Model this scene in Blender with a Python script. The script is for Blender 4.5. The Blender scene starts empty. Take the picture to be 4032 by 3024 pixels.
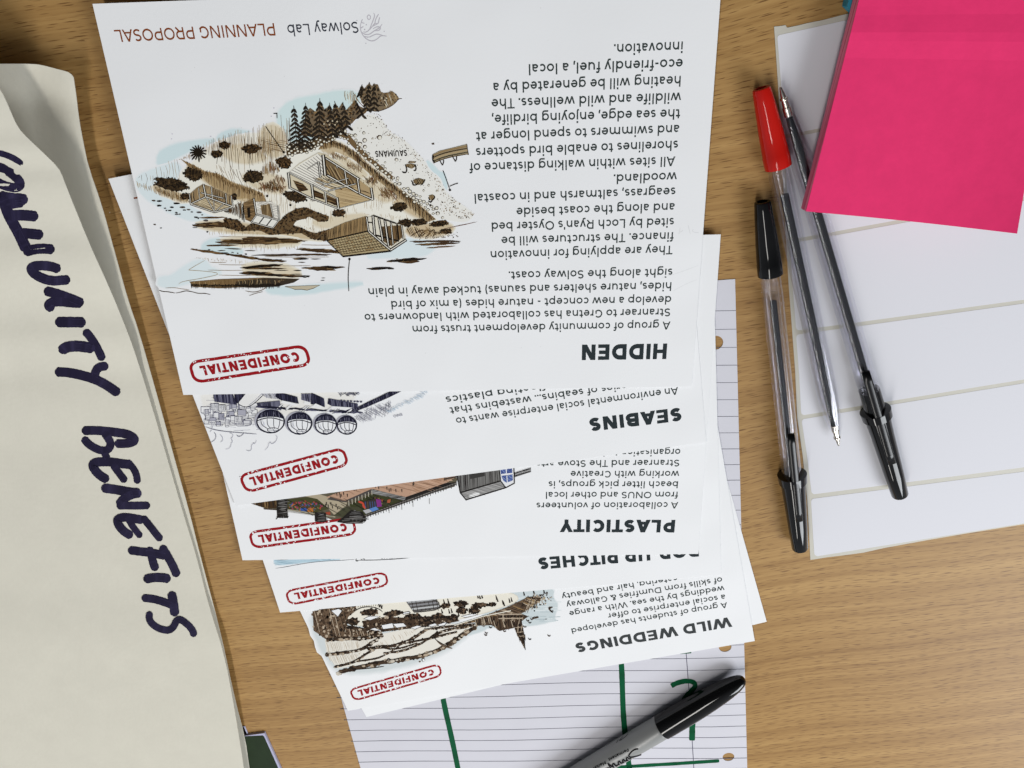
import bpy, math, random
from mathutils import Vector, Matrix
R = random.Random(7)
S = bpy.context.scene
COL = S.collection

# ---------------------------------------------------------------- camera
F_PX, PITCH, ROLL, CAM_H = 3290.66, -0.464482, 0.0282625, 0.30412
RM = Matrix.Rotation(PITCH, 3, 'X') @ Matrix.Rotation(ROLL, 3, 'Y')
cd = bpy.data.cameras.new('camera')
cam = bpy.data.objects.new('camera', cd)
COL.objects.link(cam)
cam.matrix_world = Matrix.Translation((0, 0, CAM_H)) @ RM.to_4x4()
cd.sensor_width = 36.0
cd.lens = 36.0 * F_PX / 4032
cd.clip_start, cd.clip_end = 0.01, 50
S.camera = cam

# ---------------------------------------------------------------- light
w = bpy.data.worlds.new('World')
S.world = w
w.use_nodes = True
bg = w.node_tree.nodes['Background']
# the room: pale on the window side, dim behind the person taking the photograph
_nt = w.node_tree
_tc = _nt.nodes.new('ShaderNodeTexCoord')
_sp = _nt.nodes.new('ShaderNodeSeparateXYZ')
_mr = _nt.nodes.new('ShaderNodeMapRange')
_mr.interpolation_type = 'SMOOTHSTEP'
_mr.inputs[1].default_value, _mr.inputs[2].default_value = -0.6, 0.45
_mr.inputs[3].default_value, _mr.inputs[4].default_value = 0.43, 0.06
_nt.links.new(_tc.outputs['Generated'], _sp.inputs[0])
_nt.links.new(_sp.outputs['Y'], _mr.inputs[0])
_nt.links.new(_mr.outputs[0], bg.inputs[1])
bg.inputs[0].default_value = (0.90, 0.94, 1.0, 1)


def area(name, loc, target, sx, sy, power, col):
    d = bpy.data.lights.new(name, 'AREA')
    d.shape = 'RECTANGLE'
    d.size, d.size_y, d.energy, d.color = sx, sy, power, col
    o = bpy.data.objects.new(name, d)
    COL.objects.link(o)
    o.location = loc
    o.rotation_euler = (Vector(target) - Vector(loc)).to_track_quat('-Z', 'Y').to_euler() if target[0] != loc[0] else (0, 0, 0)
    return o


area('window_light', (1.03, -0.98, 0.92), (0.05, -0.28, 0), 0.8, 0.7, 20.3, (0.93, 0.965, 1.0))
area('ceiling_light', (-0.34, -1.32, 1.40), (-0.34, -1.32, 0), 0.16, 2.1, 17.5, (1.0, 0.97, 0.92))

S.render.engine = 'CYCLES'
S.cycles.use_denoising = True
S.cycles.max_bounces = 10
S.cycles.transparent_max_bounces = 16
S.cycles.caustics_refractive = False
S.cycles.caustics_reflective = False
S.view_settings.view_transform = 'Standard'
S.view_settings.look = 'None'
S.view_settings.exposure = 0.0
S.view_settings.gamma = 1.0
S.view_settings.use_curve_mapping = False


# ---------------------------------------------------------------- helpers
def U(px, py, z=0.0):
    """point of the room at height z that the photograph shows at (px, py) of 4032x3024"""
    d = RM @ Vector(((px - 2016) / F_PX, -(py - 1512) / F_PX, -1.0))
    t = (z - CAM_H) / d.z
    return Vector((0, 0, CAM_H)) + d * t


RMI = RM.inverted()


def PX(p):
    d = RMI @ (Vector(p) - Vector((0, 0, CAM_H)))
    return (2016 + F_PX * d.x / -d.z, 1512 - F_PX * d.y / -d.z)


def lerp(a, b, t):
    return a + (b - a) * t


def interp(x, tab):
    if x <= tab[0][0]:
        return tab[0][1]
    for (x0, y0), (x1, y1) in zip(tab, tab[1:]):
        if x <= x1:
            t = (x - x0) / (x1 - x0)
            return lerp(y0, y1, t * t * (3 - 2 * t))
    return tab[-1][1]


def linterp(x, tab):
    if x <= tab[0][0]:
        return tab[0][1]
    for (x0, y0), (x1, y1) in zip(tab, tab[1:]):
        if x <= x1:
            return lerp(y0, y1, (x - x0) / (x1 - x0))
    return tab[-1][1]


def link(name, me, mat=None, parent=None, smooth=False):
    o = bpy.data.objects.new(name, me)
    COL.objects.link(o)
    if mat:
        me.materials.append(mat)
    if parent:
        o.parent = parent
    if smooth:
        for p in me.polygons:
            p.use_smooth = True
    return o


def mesh(name, vs, fs, mat=None, parent=None, smooth=False):
    me = bpy.data.meshes.new(name)
    me.from_pydata([tuple(v) for v in vs], [], fs)
    me.update()
    return link(name, me, mat, parent, smooth)


def tag(o, label, cat, group=None, kind=None):
    if label:
        o['label'] = label
    if cat:
        o['category'] = cat
    if group:
        o['group'] = group
    if kind:
        o['kind'] = kind
    return o


def empty(name, loc):
    o = bpy.data.objects.new(name, None)
    o.empty_display_size = 0.01
    COL.objects.link(o)
    o.location = loc
    bpy.context.view_layer.update()
    return o


def adopt(child, parent):
    child.parent = parent
    child.matrix_parent_inverse = parent.matrix_world.inverted()
    return child


# ---------------------------------------------------------------- materials
PAPER = (0.80, 0.805, 0.815)


def pbr(name, col, rough=0.5, spec=0.5, coat=0.0, metal=0.0, bump=None, mottle=None):
    m = bpy.data.materials.new(name)
    m.use_nodes = True
    nt = m.node_tree
    b = nt.nodes['Principled BSDF']
    b.inputs['Base Color'].default_value = (*col, 1)
    b.inputs['Roughness'].default_value = rough
    b.inputs['Specular IOR Level'].default_value = spec
    b.inputs['Metallic'].default_value = metal
    b.inputs['Coat Weight'].default_value = coat
    tc = nt.nodes.new('ShaderNodeTexCoord')
    if bump:
        n = nt.nodes.new('ShaderNodeTexNoise')
        n.inputs['Scale'].default_value = bump[0]
        n.inputs['Detail'].default_value = 4
        nt.links.new(tc.outputs['Object'], n.inputs['Vector'])
        bp = nt.nodes.new('ShaderNodeBump')
        bp.inputs['Strength'].default_value = bump[1]
        bp.inputs['Distance'].default_value = bump[2]
        nt.links.new(n.outputs['Fac'], bp.inputs['Height'])
        nt.links.new(bp.outputs['Normal'], b.inputs['Normal'])
    if mottle:
        n = nt.nodes.new('ShaderNodeTexNoise')
        n.inputs['Scale'].default_value = mottle[0]
        n.inputs['Detail'].default_value = 6
        n.inputs['Roughness'].default_value = 0.7
        nt.links.new(tc.outputs['Object'], n.inputs['Vector'])
        rp = nt.nodes.new('ShaderNodeValToRGB')
        rp.color_ramp.elements[0].position = 0.3
        rp.color_ramp.elements[1].position = 0.7
        a = mottle[1]
        rp.color_ramp.elements[0].color = (*[c * (1 - a) for c in col], 1)
        rp.color_ramp.elements[1].color = (*[min(1, c * (1 + a)) for c in col], 1)
        nt.links.new(n.outputs['Fac'], rp.inputs['Fac'])
        nt.links.new(rp.outputs['Color'], b.inputs['Base Color'])
    return m


def print_mat(name, rough=0.6, spec=0.06):
    m = pbr(name, PAPER, rough, spec)
    nt = m.node_tree
    a = nt.nodes.new('ShaderNodeAttribute')
    a.attribute_name = 'Col'
    nt.links.new(a.outputs['Color'], nt.nodes['Principled BSDF'].inputs['Base Color'])
    return m


def paper_waves(m):
    """slow waviness of handled paper, the same on the sheet and on the print that lies on it"""
    nt = m.node_tree
    b = nt.nodes['Principled BSDF']
    tc = nt.nodes.new('ShaderNodeTexCoord')
    n = nt.nodes.new('ShaderNodeTexNoise')
    n.inputs['Scale'].default_value = 17
    n.inputs['Detail'].default_value = 1.5
    nt.links.new(tc.outputs['Object'], n.inputs['Vector'])
    bp = nt.nodes.new('ShaderNodeBump')
    bp.inputs['Strength'].default_value = 1.0
    bp.inputs['Distance'].default_value = 0.0016
    nt.links.new(n.outputs['Fac'], bp.inputs['Height'])
    old = b.inputs['Normal'].links
    if old:
        nt.links.new(bp.outputs['Normal'], old[0].from_node.inputs['Normal'])
    else:
        nt.links.new(bp.outputs['Normal'], b.inputs['Normal'])


M_PRINT = print_mat('printed ink')
paper_waves(M_PRINT)
M_PAPER = pbr('white card', PAPER, 0.6, 0.06, bump=(900, 0.10, 0.0002))
paper_waves(M_PAPER)
M_PAD = pbr('pad paper', (0.605, 0.60, 0.65), 0.65, 0.15, bump=(700, 0.12, 0.0002), mottle=(40, 0.015))
M_BUFF = pbr('buff paper', (0.63, 0.606, 0.520), 0.7, 0.12, bump=(500, 0.25, 0.0003), mottle=(60, 0.03))
M_BACK = pbr('label backing', (0.52, 0.50, 0.435), 0.4, 0.25, bump=(300, 0.2, 0.0003))
M_LABEL = pbr('label paper', (0.67, 0.67, 0.712), 0.6, 0.2, bump=(600, 0.1, 0.0002))
M_PINK = pbr('pink note paper', (0.80, 0.036, 0.158), 0.7, 0.10, bump=(700, 0.15, 0.0002), mottle=(130, 0.05))
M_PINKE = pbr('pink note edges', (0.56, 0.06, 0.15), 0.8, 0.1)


def leaf_edges(m, a, b):
    """fine lines of the single leaves seen from the side of a block"""
    nt = m.node_tree
    tc = nt.nodes.new('ShaderNodeTexCoord')
    mp = nt.nodes.new('ShaderNodeMapping')
    mp.inputs['Scale'].default_value = (12, 12, 5200)
    nz = nt.nodes.new('ShaderNodeTexNoise')
    nz.inputs['Scale'].default_value = 1.0
    nz.inputs['Detail'].default_value = 2
    rp = nt.nodes.new('ShaderNodeValToRGB')
    rp.color_ramp.elements[0].position, rp.color_ramp.elements[0].color = 0.35, (*a, 1)
    rp.color_ramp.elements[1].position, rp.color_ramp.elements[1].color = 0.65, (*b, 1)
    L = nt.links.new
    L(tc.outputs['Object'], mp.inputs['Vector'])
    L(mp.outputs[0], nz.inputs['Vector'])
    L(nz.outputs['Fac'], rp.inputs['Fac'])
    L(rp.outputs['Color'], nt.nodes['Principled BSDF'].inputs['Base Color'])


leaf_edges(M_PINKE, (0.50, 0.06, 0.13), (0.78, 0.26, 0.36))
M_TEAL = pbr('teal note paper', (0.03, 0.25, 0.36), 0.6, 0.3)
M_GREEN = pbr('dark green card', (0.014, 0.028, 0.011), 0.5, 0.1, mottle=(60, 0.25))
M_LILAC = pbr('pale card edge', (0.42, 0.42, 0.58), 0.6, 0.3)
M_BLACK = pbr('black plastic', (0.002, 0.002, 0.0025), 0.07, 0.38)
M_BLACKM = pbr('black marker cap plastic', (0.002, 0.002, 0.002), 0.07, 0.4)
M_RED = pbr('red plastic', (0.50, 0.008, 0.004), 0.08, 0.35)
M_GREY = pbr('grey marker barrel', (0.27, 0.275, 0.27), 0.32, 0.5)
M_INK = pbr('ink tube', (0.003, 0.003, 0.004), 0.10, 0.10)
M_CLIP = pbr('black clip plastic', (0.002, 0.002, 0.0025), 0.22, 0.3)
M_METAL = pbr('nickel tip', (0.62, 0.58, 0.52), 0.22, 0.5, metal=1.0)
M_INKMARK = print_mat('marker ink', 0.5, 0.06)


def clear_mat():
    """thin clear plastic wall: see-through, with a sheen that grows at the edges"""
    m = bpy.data.materials.new('clear plastic')
    m.use_nodes = True
    nt = m.node_tree
    nt.nodes.remove(nt.nodes['Principled BSDF'])
    t = nt.nodes.new('ShaderNodeBsdfTransparent')
    t.inputs['Color'].default_value = (0.945, 0.945, 0.96, 1)
    g = nt.nodes.new('ShaderNodeBsdfGlossy')
    g.inputs['Roughness'].default_value = 0.035
    g.inputs['Color'].default_value = (0.95, 0.95, 1, 1)
    lw = nt.nodes.new('ShaderNodeLayerWeight')
    lw.inputs['Blend'].default_value = 0.5
    pw = nt.nodes.new('ShaderNodeMath')
    pw.operation = 'POWER'
    pw.inputs[1].default_value = 3.2
    nt.links.new(lw.outputs['Facing'], pw.inputs[0])
    fr = nt.nodes.new('ShaderNodeMath')
    fr.operation = 'MULTIPLY_ADD'
    fr.inputs[1].default_value = 0.9
    fr.inputs[2].default_value = 0.05
    nt.links.new(pw.outputs[0], fr.inputs[0])
    mx = nt.nodes.new('ShaderNodeMixShader')
    nt.links.new(fr.outputs[0], mx.inputs[0])
    nt.links.new(t.outputs[0], mx.inputs[1])
    nt.links.new(g.outputs[0], mx.inputs[2])
    nt.links.new(mx.outputs[0], nt.nodes['Material Output'].inputs['Surface'])
    return m


M_CLEAR = clear_mat()


def wood_mat():
    m = bpy.data.materials.new('beech laminate')
    m.use_nodes = True
    nt = m.node_tree
    N = nt.nodes.new
    L = nt.links.new
    b = nt.nodes['Principled BSDF']

    def val(n, k, v):
        n.inputs[k].default_value = v
    tc = N('ShaderNodeTexCoord')
    rot = N('ShaderNodeMapping')
    val(rot, 'Rotation', (0, 0, math.radians(-9.0)))
    L(tc.outputs['Object'], rot.inputs['Vector'])
    # slow wander of the grain
    wn = N('ShaderNodeTexNoise')
    val(wn, 'Scale', 5.0)
    val(wn, 'Detail', 1.5)
    L(rot.outputs[0], wn.inputs['Vector'])
    ws = N('ShaderNodeVectorMath'); ws.operation = 'SUBTRACT'
    val(ws, 1, (0.5, 0.5, 0.5))
    L(wn.outputs['Color'], ws.inputs[0])
    wm = N('ShaderNodeVectorMath'); wm.operation = 'MULTIPLY'
    val(wm, 1, (0.0, 0.035, 0.0))
    L(ws.outputs[0], wm.inputs[0])
    g = N('ShaderNodeVectorMath'); g.operation = 'ADD'
    L(rot.outputs[0], g.inputs[0])
    L(wm.outputs[0], g.inputs[1])

    def scaled(sx, sy, off=0.0):
        n = N('ShaderNodeMapping')
        val(n, 'Scale', (sx, sy, 0))
        val(n, 'Location', (off, off * 1.7, 0))
        L(g.outputs[0], n.inputs['Vector'])
        return n.outputs[0]

    def noise(sx, sy, det, off=0.0):
        n = N('ShaderNodeTexNoise')
        n.noise_dimensions = '2D'
        val(n, 'Scale', 1.0)
        val(n, 'Detail', det)
        val(n, 'Roughness', 0.6)
        L(scaled(sx, sy, off), n.inputs['Vector'])
        return n.outputs['Fac']

    def math_(op, a, bb, c=None):
        n = N('ShaderNodeMath')
        n.operation = op
        for i, v in enumerate((a, bb, c)):
            if v is None:
                continue
            if isinstance(v, (int, float)):
                n.inputs[i].default_value = v
            else:
                L(v, n.inputs[i])
        return n.outputs[0]

    bands = noise(0.9, 125, 3.0)
    fine = noise(6, 750, 3, 3.1)
    broad = noise(1.2, 14, 2, 7.7)
    t = math_('ADD', math_('MULTIPLY', bands, 0.50), math_('MULTIPLY', fine, 0.40))
    t = math_('ADD', t, math_('MULTIPLY', broad, 0.22))
    rp = N('ShaderNodeValToRGB')
    e = rp.color_ramp.elements
    e[0].position, e[0].color = 0.38, (0.270, 0.144, 0.044, 1)
    e[1].position, e[1].color = 0.74, (0.430, 0.258, 0.092, 1)
    k = rp.color_ramp.elements.new(0.55)
    k.color = (0.345, 0.196, 0.065, 1)
    L(t, rp.inputs['Fac'])

    def flecks(cx, cy, rx, ry, off, lo):
        v = N('ShaderNodeTexVoronoi')
        v.voronoi_dimensions = '2D'
        v.feature = 'F1'
        val(v, 'Scale', 1.0)
        sc = scaled(1 / cx, 1 / cy, off)
        L(sc, v.inputs['Vector'])
        d = N('ShaderNodeVectorMath'); d.operation = 'SUBTRACT'
        L(sc, d.inputs[0])
        L(v.outputs['Position'], d.inputs[1])
        q = N('ShaderNodeVectorMath'); q.operation = 'MULTIPLY'
        val(q, 1, (1 / rx, 1 / ry, 0))
        L(d.outputs[0], q.inputs[0])
        ln = N('ShaderNodeVectorMath'); ln.operation = 'LENGTH'
        L(q.outputs[0], ln.inputs[0])
        sep = N('ShaderNodeSeparateColor')
        L(v.outputs['Color'], sep.inputs[0])
        mr = N('ShaderNodeMapRange')
        val(mr, 1, 1.0); val(mr, 2, 0.35); val(mr, 3, 0.0); val(mr, 4, 1.0)
        L(ln.outputs['Value'], mr.inputs[0])
        st = N('ShaderNodeMapRange')
        val(st, 1, lo); val(st, 2, 1.0); val(st, 3, 0.0); val(st, 4, 1.0)
        L(sep.outputs[0], st.inputs[0])
        return math_('MULTIPLY', mr.outputs[0], st.outputs[0])

    f1 = flecks(0.0082, 0.0021, 0.40, 0.112, 0.0, -0.1)
    f2 = flecks(0.0054, 0.0015, 0.42, 0.115, 5.3, 0.05)
    fl = math_('MAXIMUM', f1, f2)
    rough_n = noise(60, 900, 2, 9.0)
    fl = math_('MULTIPLY', fl, math_('MULTIPLY_ADD', rough_n, 0.9, 0.65))
    mx = N('ShaderNodeMix')
    mx.data_type = 'RGBA'
    L(math_('MINIMUM', math_('MULTIPLY', fl, 1.0), 0.95), mx.inputs[0])
    L(rp.outputs['Color'], mx.inputs[6])
    mx.inputs[7].default_value = (0.135, 0.060, 0.016, 1)
    L(mx.outputs[2], b.inputs['Base Color'])
    val(b, 'Roughness', 0.45)
    val(b, 'Specular IOR Level', 0.21)
    bp = N('ShaderNodeBump')
    val(bp, 'Strength', 0.12)
    val(bp, 'Distance', 0.0002)
    L(fine, bp.inputs['Height'])
    L(bp.outputs['Normal'], b.inputs['Normal'])
    return m


# ---------------------------------------------------------------- table
def box(name, x0, x1, y0, y1, z0, z1, mat):
    vs = [(x, y, z) for z in (z0, z1) for x, y in ((x0, y0), (x1, y0), (x1, y1), (x0, y1))]
    fs = [(0, 3, 2, 1), (4, 5, 6, 7), (0, 1, 5, 4), (1, 2, 6, 5), (2, 3, 7, 6), (3, 0, 4, 7)]
    return mesh(name, vs, fs, mat)


table = box('table_top', -0.75, 0.75, -0.75, 0.35, -0.025, 0.0, wood_mat())
tag(table, 'beech wood grain laminate table top under all the papers', 'table', kind='structure')


# ---------------------------------------------------------------- ink: printed and drawn marks on a surface
class Ink:
    """Collects flat marks. Marks are given where the photograph shows them and laid on the surface `at`."""

    def __init__(self, at, frame=(0, 0, 1)):
        self.at = at
        self.v, self.f, self.c = [], [], []
        self.g = {}
        self.layer = 0
        self.frame(*frame)

    def frame(self, ox, oy, s):
        self.o = (ox, oy, s)
        return self

    def q(self, p):
        return (self.o[0] + p[0] / self.o[2], self.o[1] + p[1] / self.o[2])

    def group(self, kind):
        """marks of one kind drawn one after another share a level of ink; anything new goes on top"""
        g = self.g.setdefault(self.layer, [0, None, 0])
        if kind != g[1] or kind == 'poly':
            g[0] += 1
            g[1] = kind
            g[2] = 0
        g[2] += 1
        return (self.layer, g[0], g[2] % 6)

    def raw(self, pts, cols, faces, key):
        b = len(self.v)
        self.v.extend((p[0], p[1], key) for p in pts)
        self.c.extend(cols)
        self.f.extend(tuple(b + i for i in fc) for fc in faces)

    def ribbon(self, pts, w, col, closed=False, src=False, jit=0.0):
        """w: one width or one per point, in frame units"""
        s = 1 if src else self.o[2]
        P = list(pts) if src else [self.q(p) for p in pts]
        n = len(P)
        if n < 2:
            return
        W = [x / s / 2 for x in (w if isinstance(w, (list, tuple)) else [w] * n)]
        Lf, Rt = [], []
        for i in range(n):
            a = P[(i - 1) % n] if (closed or i > 0) else P[i]
            c = P[(i + 1) % n] if (closed or i < n - 1) else P[i]
            p = P[i]
            d1 = (p[0] - a[0], p[1] - a[1])
            d2 = (c[0] - p[0], c[1] - p[1])
            l1, l2 = math.hypot(*d1), math.hypot(*d2)
            if l1 < 1e-9:
                d1, l1 = d2, l2
            if l2 < 1e-9:
                d2, l2 = d1, l1
            if l1 < 1e-9:
                d1 = d2 = (1, 0)
                l1 = l2 = 1
            n1 = (-d1[1] / l1, d1[0] / l1)
            n2 = (-d2[1] / l2, d2[0] / l2)
            m = (n1[0] + n2[0], n1[1] + n2[1])
            ml = math.hypot(*m)
            if ml < 0.3:
                m, k = n1, 1.0
            else:
                m = (m[0] / ml, m[1] / ml)
                k = min(1.6, 1 / max(0.3, m[0] * n1[0] + m[1] * n1[1]))
            h1 = W[i] * k * (1 + R.uniform(-jit, jit))
            h2 = W[i] * k * (1 + R.uniform(-jit, jit))
            Lf.append((p[0] + m[0] * h1, p[1] + m[1] * h1))
            Rt.append((p[0] - m[0] * h2, p[1] - m[1] * h2))
        pt = []
        for a, c in zip(Lf, Rt):
            pt += [a, c]
        fs = [(2 * i, 2 * i + 2, 2 * i + 3, 2 * i + 1) for i in range(n - 1)]
        if closed:
            fs.append((2 * n - 2, 0, 1, 2 * n - 1))
        cl = [col] * (2 * n) if not isinstance(col, list) else [c for c in col for _ in (0, 1)]
        self.raw(pt, cl, fs, self.group('line'))

    def line(self, pts, w, col, taper=0.35, jit=0.12, smooth=True):
        """hand-drawn ink line"""
        if smooth and len(pts) > 2:
            pts = chaikin(pts, 2, False)
        n = len(pts)
        ws = [w * (taper + (1 - taper) * min(1, 4 * (0.5 - abs(i / (n - 1) - 0.5)) + 0.1)) if n > 2 else w for i in range(n)]
        self.ribbon(pts, ws, col, jit=jit)

    def poly(self, pts, col, src=False, kind='poly'):
        P = list(pts) if src else [self.q(p) for p in pts]
        self.raw(P, [col] * len(P), [tuple(range(len(P)))], self.group(kind))

    def blob(self, pts, col, out=PAPER, feather=30, smooth=2):
        """watercolour wash with soft edge"""
        pts = chaikin(pts, smooth, True)
        P = [self.q(p) for p in pts]
        n = len(P)
        ar = sum(P[i][0] * P[(i + 1) % n][1] - P[(i + 1) % n][0] * P[i][1] for i in range(n))
        sg = 1 if ar > 0 else -1
        fe = feather / self.o[2]
        outp = []
        for i in range(n):
            a, c = P[i - 1], P[(i + 1) % n]
            d = (c[0] - a[0], c[1] - a[1])
            l = math.hypot(*d) or 1
            k = fe * R.uniform(0.75, 1.25)
            outp.append((P[i][0] + sg * d[1] / l * k, P[i][1] - sg * d[0] / l * k))
        key = self.group('poly')
        self.raw(P, [col] * n, [tuple(range(n))], key)
        self.raw(P + outp, [col] * n + [out] * n, [(i, (i + 1) % n, n + (i + 1) % n, n + i) for i in range(n)], key)

    def dot(self, x, y, rx, ry, col, n=7, rot=0.0, jit=0.2, kind='dot'):
        pts = []
        for i in range(n):
            a = 2 * math.pi * i / n
            k = 1 + R.uniform(-jit, jit)
            u, v = rx * k * math.cos(a), ry * k * math.sin(a)
            pts.append((x + u * math.cos(rot) - v * math.sin(rot), y + u * math.sin(rot) + v * math.cos(rot)))
        self.poly(pts, col, kind=kind)

    def ring(self, x, y, r, col, fill=None, w=0.3, sq=1.0):
        self.dot(x, y, r, r * sq, col, 9, jit=0.1, kind='poly')
        if fill:
            self.dot(x + r * 0.1, y + r * 0.12, r * (1 - w), r * sq * (1 - w), fill, 9, jit=0.1, kind='poly')

    def hatch(self, poly, ang, step, w, cols, ends=0.12, curve=0.0, skip=0.0):
        """pen strokes at ang degrees (90 = up and down the picture) filling a polygon"""
        a = math.radians(90 - ang)
        ca, sa = math.cos(a), math.sin(a)
        rp = [(x * ca - y * sa, x * sa + y * ca) for x, y in poly]
        x = min(p[0] for p in rp) + step * R.random()
        x1 = max(p[0] for p in rp)
        n = len(rp)
        while x < x1:
            ys = []
            for i in range(n):
                p, q = rp[i], rp[(i + 1) % n]
                if (p[0] <= x) != (q[0] <= x):
                    ys.append(p[1] + (q[1] - p[1]) * (x - p[0]) / (q[0] - p[0]))
            ys.sort()
            for y0, y1 in zip(ys[::2], ys[1::2]):
                if R.random() < skip:
                    continue
                l = y1 - y0
                y0 += R.uniform(-ends, ends * 1.4) * l
                y1 += R.uniform(-ends * 1.4, ends) * l
                xm = x + R.uniform(-1, 1) * step * 0.4 + curve * l
                pts = [(x, y0), (xm, (y0 + y1) / 2), (x + R.uniform(-1, 1) * step * 0.5, y1)]
                pts = [(px * ca + py * sa, -px * sa + py * ca) for px, py in pts]
                self.ribbon(pts, [w * R.uniform(0.5, 0.8), w * R.uniform(0.8, 1.2), w * R.uniform(0.3, 0.7)], R.choice(cols))
            x += step * R.uniform(0.6, 1.4)

    def speckle(self, poly, n, r0, r1, cols, sq=1.0):
        xs = [p[0] for p in poly]
        ys = [p[1] for p in poly]
        k = 0
        for _ in range(n * 6):
            p = (R.uniform(min(xs), max(xs)), R.uniform(min(ys), max(ys)))
            if inside(p, poly):
                r = R.uniform(r0, r1)
                self.dot(p[0], p[1], r, r * sq * R.uniform(0.6, 1.1), R.choice(cols), 5, R.uniform(0, 3), 0.35)
                k += 1
                if k >= n:
                    break

    def pebbles(self, poly, r0, r1, line_col, fill, n=400):
        xs = [p[0] for p in poly]
        ys = [p[1] for p in poly]
        got = []
        for _ in range(n * 8):
            p = (R.uniform(min(xs), max(xs)), R.uniform(min(ys), max(ys)))
            if not inside(p, poly):
                continue
            r = R.uniform(r0, r1)
            if any((p[0] - g[0]) ** 2 + (p[1] - g[1]) ** 2 < (0.9 * (r + g[2])) ** 2 for g in got):
                continue
            got.append((p[0], p[1], r))
            if len(got) >= n:
                break
        sq = [R.uniform(0.7, 0.95) for _ in got]
        for (x, y, r), q in zip(got, sq):
            self.dot(x, y, r * 1.12, r * 1.12 * q, line_col, 9, jit=0.1, kind='stone')
        for (x, y, r), q in zip(got, sq):
            self.dot(x, y, r * 0.72, r * 0.72 * q, fill, 9, jit=0.1, kind='stone top')

    def bush(self, x, y, rx, ry, dark, mid, rot=0.0, n=90):
        pts = []
        for i in range(22):
            a = 2 * math.pi * i / 22
            k = R.uniform(0.82, 1.08)
            u, v = rx * k * math.cos(a), ry * k * math.sin(a)
            pts.append((x + u * math.cos(rot) - v * math.sin(rot), y + u * math.sin(rot) + v * math.cos(rot)))
        self.poly(pts, tuple(lerp(a, b, 0.35) for a, b in zip(dark, mid)))
        self.layer += 1
        big = [(x + (p[0] - x) * 1.12, y + (p[1] - y) * 1.12) for p in pts]
        self.speckle(big, n, 5, 12, [dark, dark, mid, tuple(c * 0.6 for c in dark)])
        self.layer -= 1

    def text(self, s, start, end, cap, wt, col, src=True, up=None, gap=0.0, z=None, track=0.0):
        """skeleton lettering from baseline start to baseline end; cap = capital height in metres"""
        run, x = [], 0.0
        for ch in s:
            adv, st = glyph(ch, wt)
            run.append((x, st))
            x += adv + track
        x -= track
        l0 = 0.09
        W = x - 2 * l0
        a, b = (start, end) if src else (self.q(start), self.q(end))
        if up is None:
            A, B = self.at(a[0], a[1], 0), self.at(b[0], b[1], 0)
            d = (B - A).normalized()
            n = Vector((-d.y, d.x, 0)) * cap
            ua, ub = PX(A + n), PX(B + n)
            ua = (ua[0] - a[0], ua[1] - a[1])
            ub = (ub[0] - b[0], ub[1] - b[1])
        else:
            ua = ub = up if src else (up[0] / self.o[2], up[1] / self.o[2])

        def mp(g):
            t = (g[0] - l0) / W
            return (a[0] + (b[0] - a[0]) * t + lerp(ua[0], ub[0], t) * g[1], a[1] + (b[1] - a[1]) * t + lerp(ua[1], ub[1], t) * g[1])
        for x0, st in run:
            for pts, closed, hw in st:
                if closed == 'slant':
                    lf = [(p[0] + x0 - hw, p[1]) for p in pts]
                    rt = [(p[0] + x0 + hw, p[1]) for p in pts]
                    closed = False
                else:
                    lf, rt = offset([(p[0] + x0, p[1]) for p in pts], hw, closed)
                n = len(lf)
                pt = []
                for p, q in zip(lf, rt):
                    pt += [mp(p), mp(q)]
                fs = [(2 * i, 2 * i + 2, 2 * i + 3, 2 * i + 1) for i in range(n - 1)]
                if closed:
                    fs.append((2 * n - 2, 0, 1, 2 * n - 1))
                self.raw(pt, [col] * len(pt), fs, self.group('text'))

    def build(self, name, parent, mat=None, base=1.2e-5):
        me = bpy.data.meshes.new(name)
        inv = parent.matrix_world.inverted()
        ranks = {q: i for i, q in enumerate(sorted({v[2][:2] for v in self.v}))}
        step = min(5e-6, 2.1e-4 / len(ranks))
        me.from_pydata([tuple(inv @ self.at(v[0], v[1], base + step * (ranks[v[2][:2]] + v[2][2] / 6.0))) for v in self.v], [], self.f)
        ca = me.color_attributes.new('Col', 'FLOAT_COLOR', 'POINT')
        flat = []
        for c in self.c:
            flat += [c[0], c[1], c[2], 1.0]
        ca.data.foreach_set('color', flat)
        me.update()
        o = link(name, me, mat or M_PRINT)
        o.parent = parent
        return o


def chaikin(pts, k, closed):
    pts = list(pts)
    for _ in range(k):
        out = []
        n = len(pts)
        if not closed:
            out.append(pts[0])
        for i in range(n if closed else n - 1):
            p, q = pts[i], pts[(i + 1) % n]
            out.append((0.75 * p[0] + 0.25 * q[0], 0.75 * p[1] + 0.25 * q[1]))
            out.append((0.25 * p[0] + 0.75 * q[0], 0.25 * p[1] + 0.75 * q[1]))
        if not closed:
            out.append(pts[-1])
        pts = out
    return pts


def inside(p, poly):
    c = False
    n = len(poly)
    for i in range(n):
        a, b = poly[i], poly[(i + 1) % n]
        if (a[1] > p[1]) != (b[1] > p[1]) and p[0] < a[0] + (b[0] - a[0]) * (p[1] - a[1]) / (b[1] - a[1]):
            c = not c
    return c


def band(path, w0, w1=None):
    """polygon of a band along a path"""
    w1 = w0 if w1 is None else w1
    up, dn = [], []
    n = len(path)
    for i, p in enumerate(path):
        a, b = path[max(0, i - 1)], path[min(n - 1, i + 1)]
        d = (b[0] - a[0], b[1] - a[1])
        l = math.hypot(*d)
        h = lerp(w0, w1, i / (n - 1)) / 2
        up.append((p[0] - d[1] / l * h, p[1] + d[0] / l * h))
        dn.append((p[0] + d[1] / l * h, p[1] - d[0] / l * h))
    return up + dn[::-1]


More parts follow.
